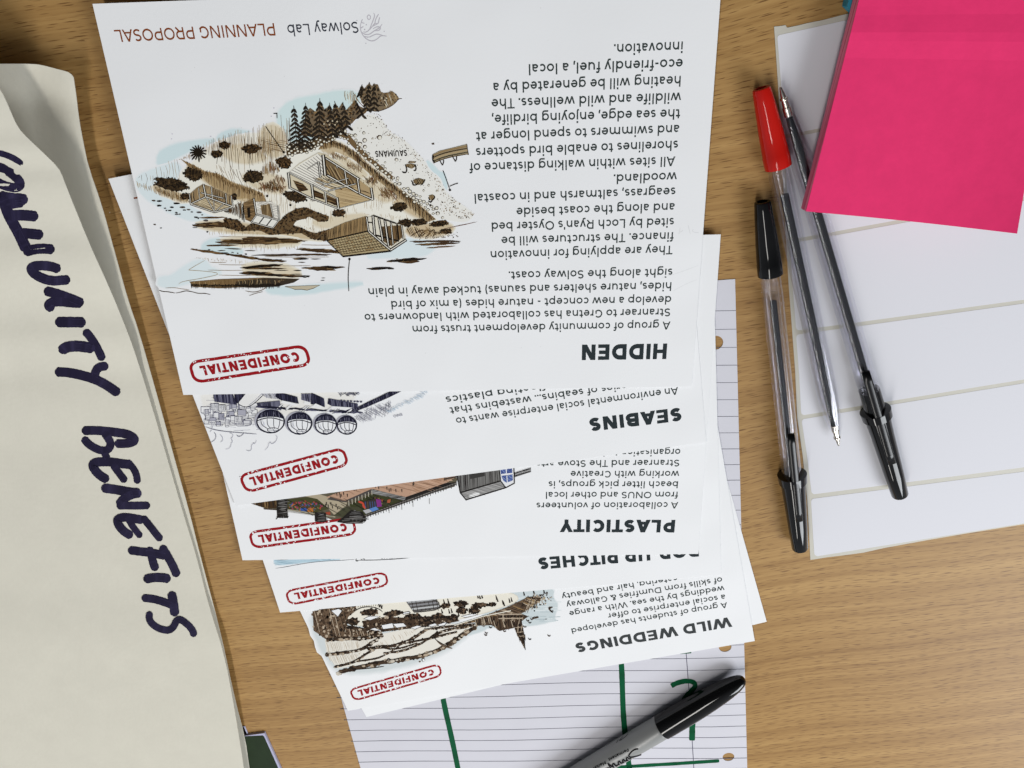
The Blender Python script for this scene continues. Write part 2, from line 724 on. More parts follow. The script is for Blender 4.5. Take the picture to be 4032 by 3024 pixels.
# ---------------------------------------------------------------- lettering (geometric sans, capital height 1)
def offset(P, h, closed):
    n = len(P)
    lf, rt = [], []
    for i in range(n):
        a = P[(i - 1) % n] if (closed or i > 0) else None
        c = P[(i + 1) % n] if (closed or i < n - 1) else None
        p = P[i]
        ds = []
        if a is not None:
            ds.append((p[0] - a[0], p[1] - a[1]))
        if c is not None:
            ds.append((c[0] - p[0], c[1] - p[1]))
        ns = []
        for d in ds:
            l = math.hypot(*d) or 1e-9
            ns.append((-d[1] / l, d[0] / l))
        m = (sum(q[0] for q in ns), sum(q[1] for q in ns))
        l = math.hypot(*m) or 1e-9
        m = (m[0] / l, m[1] / l)
        k = min(2.6, 1 / max(0.2, m[0] * ns[0][0] + m[1] * ns[0][1]))
        lf.append((p[0] + m[0] * h * k, p[1] + m[1] * h * k))
        rt.append((p[0] - m[0] * h * k, p[1] - m[1] * h * k))
    return lf, rt


def arc(cx, cy, rx, ry, a0, a1):
    n = max(4, int(abs(a1 - a0) / 18))
    return [(cx + rx * math.cos(math.radians(a0 + (a1 - a0) * i / n)), cy + ry * math.sin(math.radians(a0 + (a1 - a0) * i / n))) for i in range(n + 1)]


ADV = dict(a=.80, b=.95, c=.79, d=.95, e=.86, f=.49, g=.95, h=.93, i=.39, j=.39, k=.84, l=.39, m=1.45, n=.93, o=.90, p=.95, q=.95, r=.57, s=.70, t=.57,
           u=.93, v=.77, w=1.24, x=.77, y=.77, z=.72, A=1.06, B=1.07, C=1.05, D=1.18, E=.96, F=.91, G=1.11, H=1.16, I=.44, K=1.04, L=.86, M=1.36, N=1.16, O=1.21,
           P=1.03, R=1.03, S=.90, T=.86, U=1.13, V=1.03, W=1.64, Y=.98)
ADV.update({' ': .38, '.': .30, ',': .30, '-': .56, "'": .28, '(': .46, ')': .46, '&': .98})
_G = {}


def glyph(c, s):
    if (c, s) in _G:
        return _G[(c, s)]
    h, X, A = s / 2, .74, ADV[c]
    out = []
    k = 0.88 * h if s < .2 else 0.82 * h   # horizontals a little thinner than stems

    def st(*pts, closed=False, hw=None):
        out.append((list(pts), closed, hw or h))

    def sl(x0, y0, x1, y1, f=1.12):
        out.append(([(x0, y0), (x1, y1)], 'slant', h * f))

    def loop(cx, cy, rx, ry):
        out.append((arc(cx, cy, rx, ry, 0, 342), True, h))
    lb = .115
    xl, xr = lb + h, A - lb + .01 - h
    mid = (xl + xr) / 2
    ry = .29

    def arch(x0, x1):
        st(*(arc((x0 + x1) / 2, X - h - ry, (x1 - x0) / 2, ry, 180, 0) + [(x1, 0)]))
    o_l = .06 + h
    if c in 'nhmr':
        st((xl, 0), (xl, 1.06 if c == 'h' else X))
        if c == 'm':
            xm = A / 2
            arch(xl, xm)
            arch(xm, xr)
        elif c == 'r':
            st(*arc(xl + .30, X - h - ry, .30, ry, 180, 82))
        else:
            arch(xl, xr)
    elif c == 'u':
        st(*([(xl, X)] + arc(mid, h + ry, (xr - xl) / 2, ry, 180, 360)))
        st((xr, 0), (xr, X))
    elif c in 'bp':
        st((xl, 0 if c == 'b' else -.28), (xl, 1.06 if c == 'b' else X))
        loop((xl + A - o_l) / 2, X / 2, (A - o_l - xl) / 2, X / 2 - h)
    elif c in 'dqg':
        loop((xr + o_l) / 2, X / 2, (xr - o_l) / 2, X / 2 - h)
        if c == 'd':
            st((xr, 0), (xr, 1.06))
        elif c == 'q':
            st((xr, -.28), (xr, X))
        else:
            st((xr, X), (xr, .02), (xr - .03, -.10), (xr - .11, -.19), (xr - .25, -.29 + h), (.34, -.29 + h), (.15, -.21))
    elif c == 'o':
        loop(A / 2, X / 2, A / 2 - o_l, X / 2 - h)
    elif c == 'c':
        st(*arc(A / 2 + .03, X / 2, A / 2 - o_l + .02, X / 2 - h, 42, 318))
    elif c == 'e':
        st(*([(o_l, X / 2), (A - o_l, X / 2)] + arc(A / 2, X / 2, A / 2 - o_l, X / 2 - h, 12, 318)))
    elif c == 'a':
        x0 = .08 + h
        st(*([(xr, 0), (xr, X - h - .2)] + arc((x0 + .02 + xr) / 2, X - h - .21, (xr - x0 - .02) / 2, .21, 10, 142)))
        loop((x0 + xr) / 2, .222, (xr - x0) / 2, .222 - h)
    elif c in 's':
        r = (X - 2 * h) / 4
        st(*(arc(A / 2, X - h - r, A / 2 - .07 - h, r, 35, 262) + arc(A / 2, h + r, A / 2 - .06 - h, r, 82, -145)))
    elif c == 't':
        st((.22, .93), (.22, .22), (.25, .11), (.33, h + .01), (.52, h + .03))
        st((.03, X - h), (.50, X - h))
    elif c == 'f':
        st((.19, 0), (.19, .84), (.22, .96), (.30, 1.07 - h), (.47, 1.06 - h))
        st((.02, X - h), (.44, X - h))
    elif c in 'ij':
        x = A / 2
        if c == 'i':
            st((x, 0), (x, X))
        else:
            st((x, X), (x, -.10), (x - .05, -.22), (x - .17, -.24))
        st((x, .89), (x, .89 + s * 1.2), hw=h * 1.15)
    elif c == 'l':
        st((A / 2, 0), (A / 2, 1.06))
    elif c == 'k':
        st((xl, 0), (xl, 1.06))
        st((xl, .24), (A - .10, X))
        st((.38, .42), (A - .07, 0))
    elif c in 'vy':
        sl(.03 + h, X, A / 2, 0)
        sl(A - .03 - h, X, A / 2, 0)
        if c == 'y':
            st((A / 2, .02), (.33, -.14), (.22, -.27 + h), (.07, -.25 + h))
    elif c == 'w':
        for q in ((.03 + h, .36), (A / 2, .36), (A / 2, A - .36), (A - .03 - h, A - .36)):
            sl(q[0], X, q[1], 0, 1.05)
    elif c == 'x':
        sl(.05 + h, X, A - .05 - h, 0)
        sl(.04 + h, 0, A - .04 - h, X)
    elif c == 'z':
        st((.08, X - h), (A - .1, X - h), (.1, h), (A - .07, h))
    elif c == 'A':
        sl(.01 + h * 1.1, 0, A / 2, 1)
        sl(A - .01 - h * 1.1, 0, A / 2, 1)
        st((.24, .27), (A - .24, .27), hw=k)
    elif c in 'EFL':
        st((xl, 0), (xl, 1))
        if c != 'L':
            st((xl, 1 - k), (A - .07, 1 - k), hw=k)
            st((xl, .51 if c == 'E' else .44), (A - .12, .51 if c == 'E' else .44), hw=k)
        if c != 'F':
            st((xl, k), (A - .06, k), hw=k)
    elif c == 'H':
        st((xl, 0), (xl, 1))
        st((xr, 0), (xr, 1))
        st((xl, .5), (xr, .5), hw=k)
    elif c == 'I':
        st((A / 2, 0), (A / 2, 1))
    elif c == 'T':
        st((A / 2, 0), (A / 2, 1))
        st((.02, 1 - k), (A - .02, 1 - k), hw=k)
    elif c == 'N':
        st((xl, 0), (xl, 1))
        st((xr, 0), (xr, 1))
        sl(xl + h * .2, 1, xr - h * .2, 0, 1.2)
    elif c == 'M':
        st((xl, 0), (xl, 1))
        st((xr, 0), (xr, 1))
        sl(xl + h * .1, 1, A / 2, .26)
        sl(xr - h * .1, 1, A / 2, .26)
    elif c in 'OCG':
        if c == 'O':
            loop(A / 2, .5, A / 2 - o_l, .5 - h)
        else:
            st(*arc(A / 2 + .04, .5, A / 2 - o_l + .02, .5 - h, 45, 318 if c == 'C' else 325))
            if c == 'G':
                st((A - .14 - h, .05 + h), (A - .14 - h, .50))
    elif c == 'D':
        st((xl, 0), (xl, 1))
        r = .5 - h
        cx = A - o_l - .44 + h * .3
        st(*([(xl, 1 - h)] + arc(cx, .5, A - o_l - cx, r, 90, -90) + [(xl, h)]))
    elif c in 'PR':
        st((xl, 0), (xl, 1))
        y0 = .34
        r = (1 - h - y0) / 2
        cx = A - .08 - h - .30
        st(*([(xl, 1 - h)] + arc(cx, (1 - h + y0) / 2, .30, r, 90, -90) + [(xl, y0)]))
        if c == 'R':
            st((A * .55, y0), (A - .09 - h * .5, 0))
    elif c == 'B':
        st((xl, 0), (xl, 1))
        for y0, y1, d in ((.52, 1 - h, .06), (h, .52, 0)):
            r = (y1 - y0) / 2
            cx = A - .07 - d - h - .24
            st(*([(xl, y1)] + arc(cx, (y0 + y1) / 2, .24, r, 90, -90) + [(xl, y0)]))
    elif c == 'S':
        r = (1 - 2 * h) / 4
        st(*(arc(A / 2 + .01, 1 - h - r, A / 2 - .08 - h, r, 32, 262) + arc(A / 2, h + r, A / 2 - .06 - h, r, 82, -148)))
    elif c == 'U':
        r = (xr - xl) / 2
        st(*([(xl, 1)] + arc(mid, h + .36, r, .36, 180, 360) + [(xr, 1)]))
    elif c == 'V':
        sl(.02 + h * 1.1, 1, A / 2, 0)
        sl(A - .02 - h * 1.1, 1, A / 2, 0)
    elif c == 'W':
        for q in ((.02 + h * 1.05, .47), (A / 2, .47), (A / 2, A - .47), (A - .02 - h * 1.05, A - .47)):
            sl(q[0], 1, q[1], 0, 1.05)
    elif c == 'Y':
        st((A / 2, 0), (A / 2, .38))
        sl(.01 + h * 1.1, 1, A / 2, .34)
        sl(A - .01 - h * 1.1, 1, A / 2, .34)
    elif c == 'K':
        st((xl, 0), (xl, 1))
        st((xl, .36), (A - .12, 1))
        st((.42, .56), (A - .1, 0))
    elif c == '.':
        st((A / 2, 0), (A / 2, s * 1.2), hw=h * 1.15)
    elif c == ',':
        st((A / 2 + .02, s * 1.2), (A / 2 + .01, .0), (A / 2 - .05, -.17), hw=h)
    elif c == "'":
        st((A / 2, .72), (A / 2, 1.02))
    elif c == '-':
        st((.1, .36), (A - .1, .36))
    elif c in '()':
        p = arc(.46, .42, .26, .66, 120, 240)
        st(*(p if c == '(' else [(A - q[0], q[1]) for q in p]))
    elif c == '&':
        st((A - .06, .02), (.30, .66), (.28, .82), (.38, 1 - h), (.52, .94), (.55, .80), (.42, .62), (.2, .44), (.12, .25), (.22, .08), (.42, h), (.62, .1), (.78, .36))
    _G[(c, s)] = (A, out)
    return _G[(c, s)]


# ---------------------------------------------------------------- flyers
TXT = (0.040, 0.052, 0.050)
HEAD = (0.022, 0.030, 0.034)
STAMP = (0.29, 0.006, 0.010)
WT = 0.165


class Page:
    """A5 flyer lying on the stack; corners where the photograph shows them, in order
    (reading) bottom-right, bottom-left = image top-left, top-right; then image bottom-right, bottom-left"""

    def __init__(self, name, z, bl, br, label, wave=0.0, tl=None, tr=None, thick=0.00014, tilt=0.0):
        self.z, self.wave, self.lift_l = z, wave, 0.0
        A, B = U(*bl, z), U(*br, z)
        d = (B - A)
        d.normalize()
        self.A, self.d, self.tilt = A, d, tilt
        n = Vector((-d.y, d.x, 0))
        D = U(*tl, z) if tl else A + n * 0.148
        C = U(*tr, z) if tr else B + n * 0.148
        self.root = empty(name, (A + B + C + D) / 4)
        self.ph = R.uniform(0, 6)
        nu, nv = 12, 9
        top, bot = [], []
        for j in range(nv + 1):
            for i in range(nu + 1):
                u, v = i / nu, j / nv
                p = A.lerp(B, u).lerp(D.lerp(C, u), v)
                q = PX(p)
                t = self.at(q[0], q[1], 0)
                top.append(t)
                bot.append(t - Vector((0, 0, thick)))
        m = nu + 1
        N = len(top)
        fs = []
        for j in range(nv):
            for i in range(nu):
                a = j * m + i
                fs.append((a, a + 1, a + 1 + m, a + m))
                fs.append((N + a, N + a + m, N + a + 1 + m, N + a + 1))
        for i in range(nu):
            fs.append((i, N + i, N + i + 1, i + 1))
            a = nv * m + i
            fs.append((a, a + 1, N + a + 1, N + a))
        for j in range(nv):
            a = j * m
            fs.append((a, a + m, N + a + m, N + a))
            a = j * m + nu
            fs.append((a, N + a, N + a + m, a + m))
        inv = self.root.matrix_world.inverted()
        sh = mesh('sheet', [inv @ v for v in top + bot], fs, M_PAPER, self.root, True)
        sh.data.set_sharp_from_angle(angle=math.radians(40))
        tag(self.root, label, 'flyer', 'flyers fanned out in the stack')

    def at(self, px, py, lift):
        """the sheet is a plane, its left edge raised a little by the curl of the paper"""
        z = self.z + lift
        p = U(px, py, z)
        if self.tilt:
            for _ in range(4):
                p = U(px, py, z + self.tilt * (1 - (p - self.A).dot(self.d) / 0.21))
        return p

    def ink(self, *frame):
        return Ink(self.at, frame or (0, 0, 1))

    def stamp(self, lt, rt, rb, lb):
        """rounded red stamp; corners in the picture: left-top, right-top, right-bottom, left-bottom"""
        k = self.ink()

        def mp(u, v):   # u along the reading direction, v up the letters
            a = (lerp(rt[0], lt[0], u), lerp(rt[1], lt[1], u))
            b = (lerp(rb[0], lb[0], u), lerp(rb[1], lb[1], u))
            return (lerp(a[0], b[0], v), lerp(a[1], b[1], v))
        ru, rv = 0.075, 0.36
        path = []
        for cx, cy, a0 in ((1 - ru, 1 - rv, 0), (ru, 1 - rv, 90), (ru, rv, 180), (1 - ru, rv, 270)):
            path += [(cx + ru * math.cos(math.radians(a0 + i * 15)), cy + rv * math.sin(math.radians(a0 + i * 15))) for i in range(7)]
        hgt = math.hypot(rt[0] - rb[0], rt[1] - rb[1])
        dense = []
        for i in range(len(path)):
            p, q = path[i], path[(i + 1) % len(path)]
            m = max(1, int(math.hypot((p[0] - q[0]) * 4, p[1] - q[1]) / 0.12))
            dense += [(lerp(p[0], q[0], j / m), lerp(p[1], q[1], j / m)) for j in range(m)]
        cin = [(0.5 + (p[0] - .5) * .976, 0.5 + (p[1] - .5) * .90) for p in dense]
        k.ribbon([mp(*p) for p in cin], hgt * 0.145, STAMP, closed=True, src=True, jit=0.07)
        k.layer = 1
        a, b = mp(0.085, 0.27), mp(0.915, 0.27)
        t = mp(0.085, 0.74)
        k.text('CONFIDENTIAL', a, b, None, 0.30, STAMP, up=(t[0] - a[0], t[1] - a[1]), track=0.015)
        k.layer = 2
        for _ in range(95):
            u, v = R.random(), R.choice((R.uniform(0, .13), R.uniform(.87, 1), R.uniform(.25, .75)))
            p = mp(u, v)
            r = R.uniform(0.9, 3.4)
            if R.random() < 0.35:
                r *= 1.4
            k.dot(p[0], p[1], r, r * R.uniform(.5, 1), PAPER, 5, R.uniform(0, 3), 0.4)
        k.build('stamp', self.root)


def zmap(ox, oy, s):
    return lambda x, y: (ox + x / s, oy + y / s)


ZS = 0.0006
p_blank = Page('flyer', ZS * 1, (1443, 2823), (3019, 2448), 'bottom white flyer of the stack, only blank corners showing under the WILD WEDDINGS flyer')
p_wild = Page('flyer', ZS * 2, (1370, 2799), (2972, 2524), 'white flyer headed WILD WEDDINGS with a brown seaside church drawing', 0.00006)
p_pop = Page('flyer', ZS * 3, (1103, 2412), (2840, 2263), 'white flyer headed POP-UP PITCHES, mostly covered by the PLASTICITY flyer', 0.00006)
p_plas = Page('flyer', ZS * 4, (955, 2206), (2750, 2181), 'white flyer headed PLASTICITY with a dark colourful pier drawing', 0.00006, tr=(2838, 923), tilt=0.0005)
p_sea = Page('flyer', ZS * 5, (928, 1991), (2781, 1741), 'white flyer headed SEABINS with blue-black ink domes and crates', 0.00006, tl=(427, 704), tilt=0.0010)
p_hid = Page('flyer', ZS * 6, (722, 1555), (2724, 1521.5), 'topmost white flyer headed HIDDEN with brown coastal huts drawing', 0.00006, tl=(364, 15), tr=(2842, -74), tilt=0.0028)


def lines(page, rows, cap, name='body_text', wt=WT, col=TXT):
    k = page.ink()
    for s, a, b in rows:
        k.text(s, a, b, cap, wt, col)
    return k.build(name, page.root)


# HIDDEN
CAPH = 0.0066
k = p_hid.ink()
k.text('HIDDEN', (2629, 1352.5), (2291, 1357), 0.0067, 0.285, HEAD)
k.build('heading_text', p_hid.root)
lines(p_hid, [
    ('A group of community development trusts from', (2638, 1266), (1623, 1283)),
    ('Stranraer to Gretna has collaborated with landowners to', (2640, 1214), (1435, 1236)),
    ('develop a new concept - nature hides (a mix of bird', (2643, 1165), (1539, 1185)),
    ('hides, nature shelters and saunas) tucked away in plain', (2645, 1111), (1449, 1135)),
    ('sight along the Solway coast.', (2648, 1057), (2004, 1069)),
    ('They are applying for innovation', (2647, 967), (1931, 989)),
    ('finance. The structures will be', (2651, 914), (1975, 932)),
    ("sited by Loch Ryan's Oyster bed", (2654, 857.5), (1935, 876)),
    ('and along the coast beside', (2657, 799), (2034, 818)),
    ('seagrass, saltmarsh and in coastal', (2660, 737.5), (1867, 764)),
    ('woodland.', (2664, 678), (2418, 687)),
    ('All sites within walking distance of', (2657, 616), (1849, 643)),
    ('shorelines to enable bird spotters', (2670, 553), (1874, 583)),
    ('and swimmers to spend longer at', (2675, 491), (1875, 520)),
    ('the sea edge, enjoying birdlife,', (2677, 429), (1938, 452)),
    ('wildlife and wild wellness. The', (2681, 364), (1936, 390)),
    ('heating will be generated by a', (2682, 298), (1942, 326)),
    ('eco-friendly fuel, a local', (2688, 231), (2081, 253)),
    ('innovation.', (2690, 163), (2419, 174)),
], 0.00335)
k = p_hid.ink()
k.text('PLANNING PROPOSAL', (1079, 91), (449, 118), 0.0038, 0.15, (0.22, 0.055, 0.013))
k.text('Solway Lab', (1408, 85), (1130, 97), 0.0035, 0.14, (0.045, 0.05, 0.065))
k.build('footer_text', p_hid.root)
k = p_hid.ink(1000, 0, 3.16)
LG = (0.50, 0.48, 0.52)
for pts in ([(1490, 160), (1505, 200), (1480, 260), (1460, 310), (1440, 370), (1390, 405), (1360, 395)],
            [(1550, 175), (1530, 210), (1510, 250), (1505, 290), (1470, 330)], [(1500, 290), (1545, 300), (1555, 250), (1565, 215)],
            [(1335, 270), (1320, 340), (1340, 420), (1400, 490), (1470, 515), (1530, 490), (1580, 440), (1650, 450)],
            [(1340, 400), (1380, 430), (1440, 430), (1500, 380), (1560, 350), (1595, 300)],
            [(1370, 450), (1430, 468), (1480, 440), (1530, 420), (1600, 440)], [(1480, 360), (1530, 330), (1580, 340), (1560, 380), (1500, 385)],
            [(1350, 240), (1330, 280), (1375, 290)], [(1330, 350), (1360, 330)], [(1440, 370), (1470, 330), (1530, 300)]):
    k.line(pts, 13, LG, 0.5)
k.ribbon(arc(1430, 215, 20, 28, 0, 342), 11, LG, closed=True)
for x, y in ((1280, 255), (1620, 390), (1392, 540), (1378, 368), (1398, 308)):
    k.dot(x, y, 9, 9, LG, 6)
k.build('logo', p_hid.root)
k = p_hid.ink(2600, 850, 4.148)
for pts in ([(455, 150), (470, 220), (490, 300)], [(325, 190), (312, 250), (305, 300)], [(325, 265), (350, 255), (370, 235)], [(540, 215), (520, 250), (560, 270), (630, 275)]):
    k.line(pts, 7, (0.66, 0.66, 0.67))
for pts in ([(30, 1010), (300, 930), (620, 810)], [(200, 1230), (420, 1110), (600, 1040)]):
    k.line(pts, 5, (0.70, 0.705, 0.715))
k.frame(300, 0, 2.011)
for _ in range(46):
    k.dot(R.uniform(200, 4600), R.uniform(60, 3000), R.uniform(1.5, 4), R.uniform(1, 3), R.choice([(.6, .6, .61), (.5, .48, .46), (.68, .66, .62)]), 5)
for x, y in ((1565, 855), (1545, 920), (1065, 1080), (755, 1100), (760, 1060)):
    k.dot(x, y, 7, 5, (.55, .53, .6), 6)
k.build('paper_marks', p_hid.root)['kind'] = 'stuff'
p_hid.stamp((738, 1424), (1204, 1356.5), (1229, 1438), (763, 1511))

# SEABINS
k = p_sea.ink()
k.text('SEABINS', (2681, 1604), (2320, 1647), 0.0063, 0.285, HEAD)
k.build('heading_text', p_sea.root)
lines(p_sea, [
    ('An environmental social enterprise wants to', (2667, 1524), (1794, 1645)),
    ('place a series of seabins... wastebins that', (2655, 1478), (1770, 1604)),
    ('can remove floating plastics', (2455, 1462), (1754, 1562)),
], 0.0034)
p_sea.stamp((936, 1871), (1353, 1760), (1377, 1831), (969, 1943))
k = p_sea.ink(400, 650, 3.317)
k.poly([(416, 424), (470, 412), (640, 385), (645, 408), (485, 433), (424, 443)], (0.235, 0.062, 0.016))
k.build('footer_text', p_sea.root)

# PLASTICITY
k = p_plas.ink()
k.text('PLASTICITY', (2661, 2047), (2209, 2045.5), 0.0068, 0.285, HEAD)
k.build('heading_text', p_plas.root)
lines(p_plas, [
    ('A collaboration of volunteers', (2669, 1977), (2113, 1979)),
    ('from ONUS and other local', (2669, 1936), (2149, 1937)),
    ('beach litter pick groups, is', (2671, 1895), (2161, 1895)),
    ('working with Creative', (2674, 1854), (2248, 1854)),
    ('Stranraer and The Stove arts', (2676, 1810), (2113, 1813)),
    ('organisation to build', (2679, 1767), (2290, 1769)),
], 0.0034)
p_plas.stamp((975, 2094), (1392, 2036), (1408, 2104), (994, 2161))

# POP-UP PITCHES
k = p_pop.ink()
k.text('POP-UP PITCHES', (2752, 2143), (2119, 2196), 0.0068, 0.285, HEAD)
k.build('heading_text', p_pop.root)
p_pop.stamp((1118, 2326), (1520, 2250), (1534, 2305), (1138, 2385))

# WILD WEDDINGS
k = p_wild.ink()
k.text('WILD WEDDINGS', (2874, 2429), (2264, 2533), 0.0062, 0.27, (0.045, 0.05, 0.052))
k.build('heading_text', p_wild.root)
lines(p_wild, [
    ('A group of students has developed', (2860, 2371), (2248, 2475)),
    ('a social enterprise to offer', (2854, 2340), (2393, 2416)),
    ('weddings by the sea. With a range', (2849, 2306), (2240, 2407)),
    ('of skills from Dumfries & Galloway', (2841, 2272), (2229, 2372)),
    ('catering, hair and beauty', (2665, 2266), (2211, 2339)),
], 0.0034)
p_wild.stamp((1371, 2715), (1732, 2611), (1744, 2661), (1393, 2762))

# ---------------------------------------------------------------- printed pen and wash drawings
DK = (0.010, 0.006, 0.003)
BR1 = (0.050, 0.026, 0.010)
BR2 = (0.125, 0.068, 0.026)
TAN = (0.27, 0.170, 0.072)
TAN2 = (0.42, 0.305, 0.160)
CRM = (0.79, 0.77, 0.69)
CRM2 = (0.72, 0.66, 0.52)
SKY = (0.60, 0.715, 0.735)
SKY2 = (0.675, 0.755, 0.775)
WHT = (0.80, 0.795, 0.77)


def draw_coast(k):
    FA, FB, FC, FD = (500, 300, 2.765), (1200, 300, 2.765), (500, 700, 2.765), (1200, 700, 2.765)
    AB = lambda pts: [(x + 1935.5, y) for x, y in pts]       # frame B points in frame A
    AC = lambda pts: [(x, y + 1106) for x, y in pts]
    AD = lambda pts: [(x + 1935.5, y + 1106) for x, y in pts]
    k.frame(*FA)
    k.layer = 0
    # washes
    k.blob([(330, 920), (350, 830), (460, 770), (620, 725), (780, 700), (930, 690), (980, 705), (800, 760), (680, 810), (540, 880), (420, 945), (340, 960)], SKY, feather=32)
    k.blob([(990, 650), (1070, 600), (1180, 580), (1300, 600), (1370, 625), (1300, 670), (1100, 700), (980, 700)], SKY, feather=30)
    k.blob([(1640, 470), (1660, 380), (1750, 290), (1900, 240), (2060, 220), (2200, 180), (2330, 165), (2450, 170), (2530, 210), (2520, 300), (2300, 420), (2200, 640), (1900, 720), (1740, 700), (1660, 600)], (0.62, 0.745, 0.745), feather=34)
    k.blob([(100, 1100), (250, 1030), (420, 970), (560, 930), (620, 1100), (560, 1300), (700, 1400), (950, 1500), (1080, 1500), (1040, 1560), (700, 1580), (500, 1500), (330, 1410), (180, 1310), (110, 1200)], SKY2, feather=26)
    k.blob(AC([(340, 1085), (480, 1075), (560, 1015), (720, 910), (860, 890), (900, 980), (1050, 1030), (900, 1080), (700, 1130), (560, 1180), (345, 1190)]), SKY2, feather=30)
    k.blob(AC([(860, 690), (980, 660), (1100, 670), (1180, 760), (1300, 825), (1000, 825), (790, 790)]), SKY, feather=26)
    k.blob(AC([(1500, 1195), (1750, 1195), (2212, 1165), (2560, 1145), (2570, 1160), (2200, 1215), (1940, 1265), (1560, 1265)]), SKY, feather=34)
    k.blob(AD([(1080, 670), (1250, 650), (1400, 720), (1410, 780), (1300, 850), (1000, 865), (600, 870), (900, 800)]), SKY2, feather=30)
    k.blob(AB([(1310, 915), (1370, 935), (1470, 1050), (1530, 1050), (1555, 1235), (1520, 1235), (1495, 1110), (1400, 1050)]), SKY, feather=14)
    # land, sand and beach
    k.blob([(700, 960), (560, 1060), (600, 1320), (760, 1430), (1100, 1560), (1500, 1700), (2000, 1760), (2600, 1750), (3060, 1700), (3400, 1620), (3360, 1520), (3100, 1330), (2800, 1080), (2500, 830), (2240, 660), (1900, 760), (1600, 840), (1500, 620), (1230, 640), (960, 730), (860, 800)], CRM, feather=22)
    k.blob(AB([(690, 400), (840, 470), (900, 600), (1050, 680), (1150, 760), (1230, 850), (1310, 930), (1340, 1020), (1470, 1110), (1510, 1230), (1600, 1330), (1750, 1430), (1850, 1510), (1760, 1590), (1600, 1570), (1420, 1540), (1200, 1320), (1000, 1180), (800, 960), (600, 760), (480, 610), (560, 500)]), (0.775, 0.765, 0.72), feather=14)
    WS1, WS2 = (0.56, 0.45, 0.29), (0.66, 0.58, 0.43)
    for p, c in (([(600, 930), (860, 1060), (1150, 1170), (1500, 1300), (1480, 1400), (1150, 1330), (850, 1150)], WS1), ([(250, 1180), (480, 1240), (680, 1330), (640, 1370), (400, 1290)], WS1), ([(950, 790), (1300, 740), (1560, 800), (1500, 920), (1200, 960)], WS2),
                 (AB([(150, 790), (280, 700), (480, 790), (700, 980), (1000, 1220), (1400, 1540), (1260, 1560), (900, 1330), (600, 1060), (350, 850)]), WS1), (AB([(600, 1100), (800, 1120), (1000, 1300), (900, 1380), (740, 1300)]), WS2), ([(1200, 1080), (1500, 1050), (1740, 1130), (1740, 1280), (1450, 1240)], WS2),
                 (AC([(700, 500), (1150, 470), (1500, 560), (2000, 590), (2180, 680), (1900, 650), (1400, 610), (900, 560)]), WS1), (AC([(950, 680), (1500, 640), (1960, 690), (1700, 740), (1200, 720)]), WS2), (AC([(1200, 950), (1700, 940), (1980, 1080), (1400, 1070)]), WS2), (AD([(40, 480), (300, 430), (640, 390), (700, 450), (250, 560)]), WS2),
                 (AD([(1050, 540), (1560, 490), (1640, 590), (1200, 660)]), WS1), (AB([(300, 830), (600, 980), (700, 1100), (560, 1080), (380, 920)]), WS2), ([(1440, 560), (1680, 520), (1740, 860), (1500, 880)], WS2)):
        k.blob(p, c, out=CRM, feather=34)
    k.layer = 1
    # reeds at the top
    k.hatch([(560, 910), (870, 745), (960, 690), (1130, 640), (1240, 605), (1420, 620), (1450, 600), (1540, 590), (1640, 600), (1690, 490), (1770, 500), (1790, 740), (1740, 860), (1600, 930), (1560, 1040), (1420, 900), (1250, 780), (1000, 800), (900, 880)], 86, 13, 5, [TAN, TAN2, BR2, TAN], 0.25)
    k.hatch([(920, 760), (1130, 690), (1420, 690), (1600, 740), (1560, 900), (1340, 960), (1120, 1010), (950, 930)], 86, 20, 6, [BR2, TAN, BR1], 0.3)
    k.hatch([(1420, 590), (1660, 610), (1650, 830), (1500, 860), (1420, 760)], 88, 12, 5, [TAN, BR2, TAN2], 0.25)
    k.hatch([(1500, 690), (1760, 690), (1750, 830), (1560, 810)], 12, 16, 6, [BR1, BR2, TAN], 0.2)
    k.hatch([(120, 1100), (250, 1030), (420, 950), (560, 910), (590, 1080), (440, 1180), (260, 1190)], 82, 34, 4, [TAN2, BR2, TAN], 0.3)
    k.hatch([(105, 1150), (240, 1195), (430, 1255), (600, 1310), (690, 1370), (660, 1385), (520, 1345), (300, 1270), (115, 1205)], 78, 11, 5, [TAN, BR2, TAN2], 0.25)
    k.hatch([(290, 1190), (480, 1250), (640, 1300), (680, 1370), (520, 1350), (330, 1270)], 82, 9, 6, [BR2, TAN, BR1], 0.2)
    # the big slope
    sl = [(590, 905), (720, 965), (850, 1035), (1000, 1065), (1150, 1155), (1330, 1215), (1480, 1275), (1510, 1350), (1500, 1400), (1300, 1330), (1190, 1340), (1080, 1270), (940, 1205), (840, 1120), (700, 1010)]
    k.poly(sl, TAN2)
    k.hatch([(590, 905), (720, 965), (850, 1035), (1000, 1065), (1150, 1155), (1330, 1215), (1480, 1275), (1500, 1320), (1330, 1270), (1130, 1210), (980, 1130), (830, 1080), (700, 990)], 84, 9, 8, [BR2, BR1, TAN], 0.3)
    k.hatch(sl, 83, 11, 6, [BR2, TAN, BR1], 0.15, curve=0.05)
    k.hatch([(840, 1130), (1000, 1240), (1180, 1350), (1480, 1400), (1560, 1480), (1240, 1440), (1180, 1330), (1000, 1260)], 84, 14, 5, [TAN, TAN2, BR2], 0.3)
    k.hatch([(1000, 940), (1190, 1030), (1300, 1090), (1260, 1170), (1100, 1120), (960, 1000)], 70, 24, 5, [TAN, BR2], 0.3)
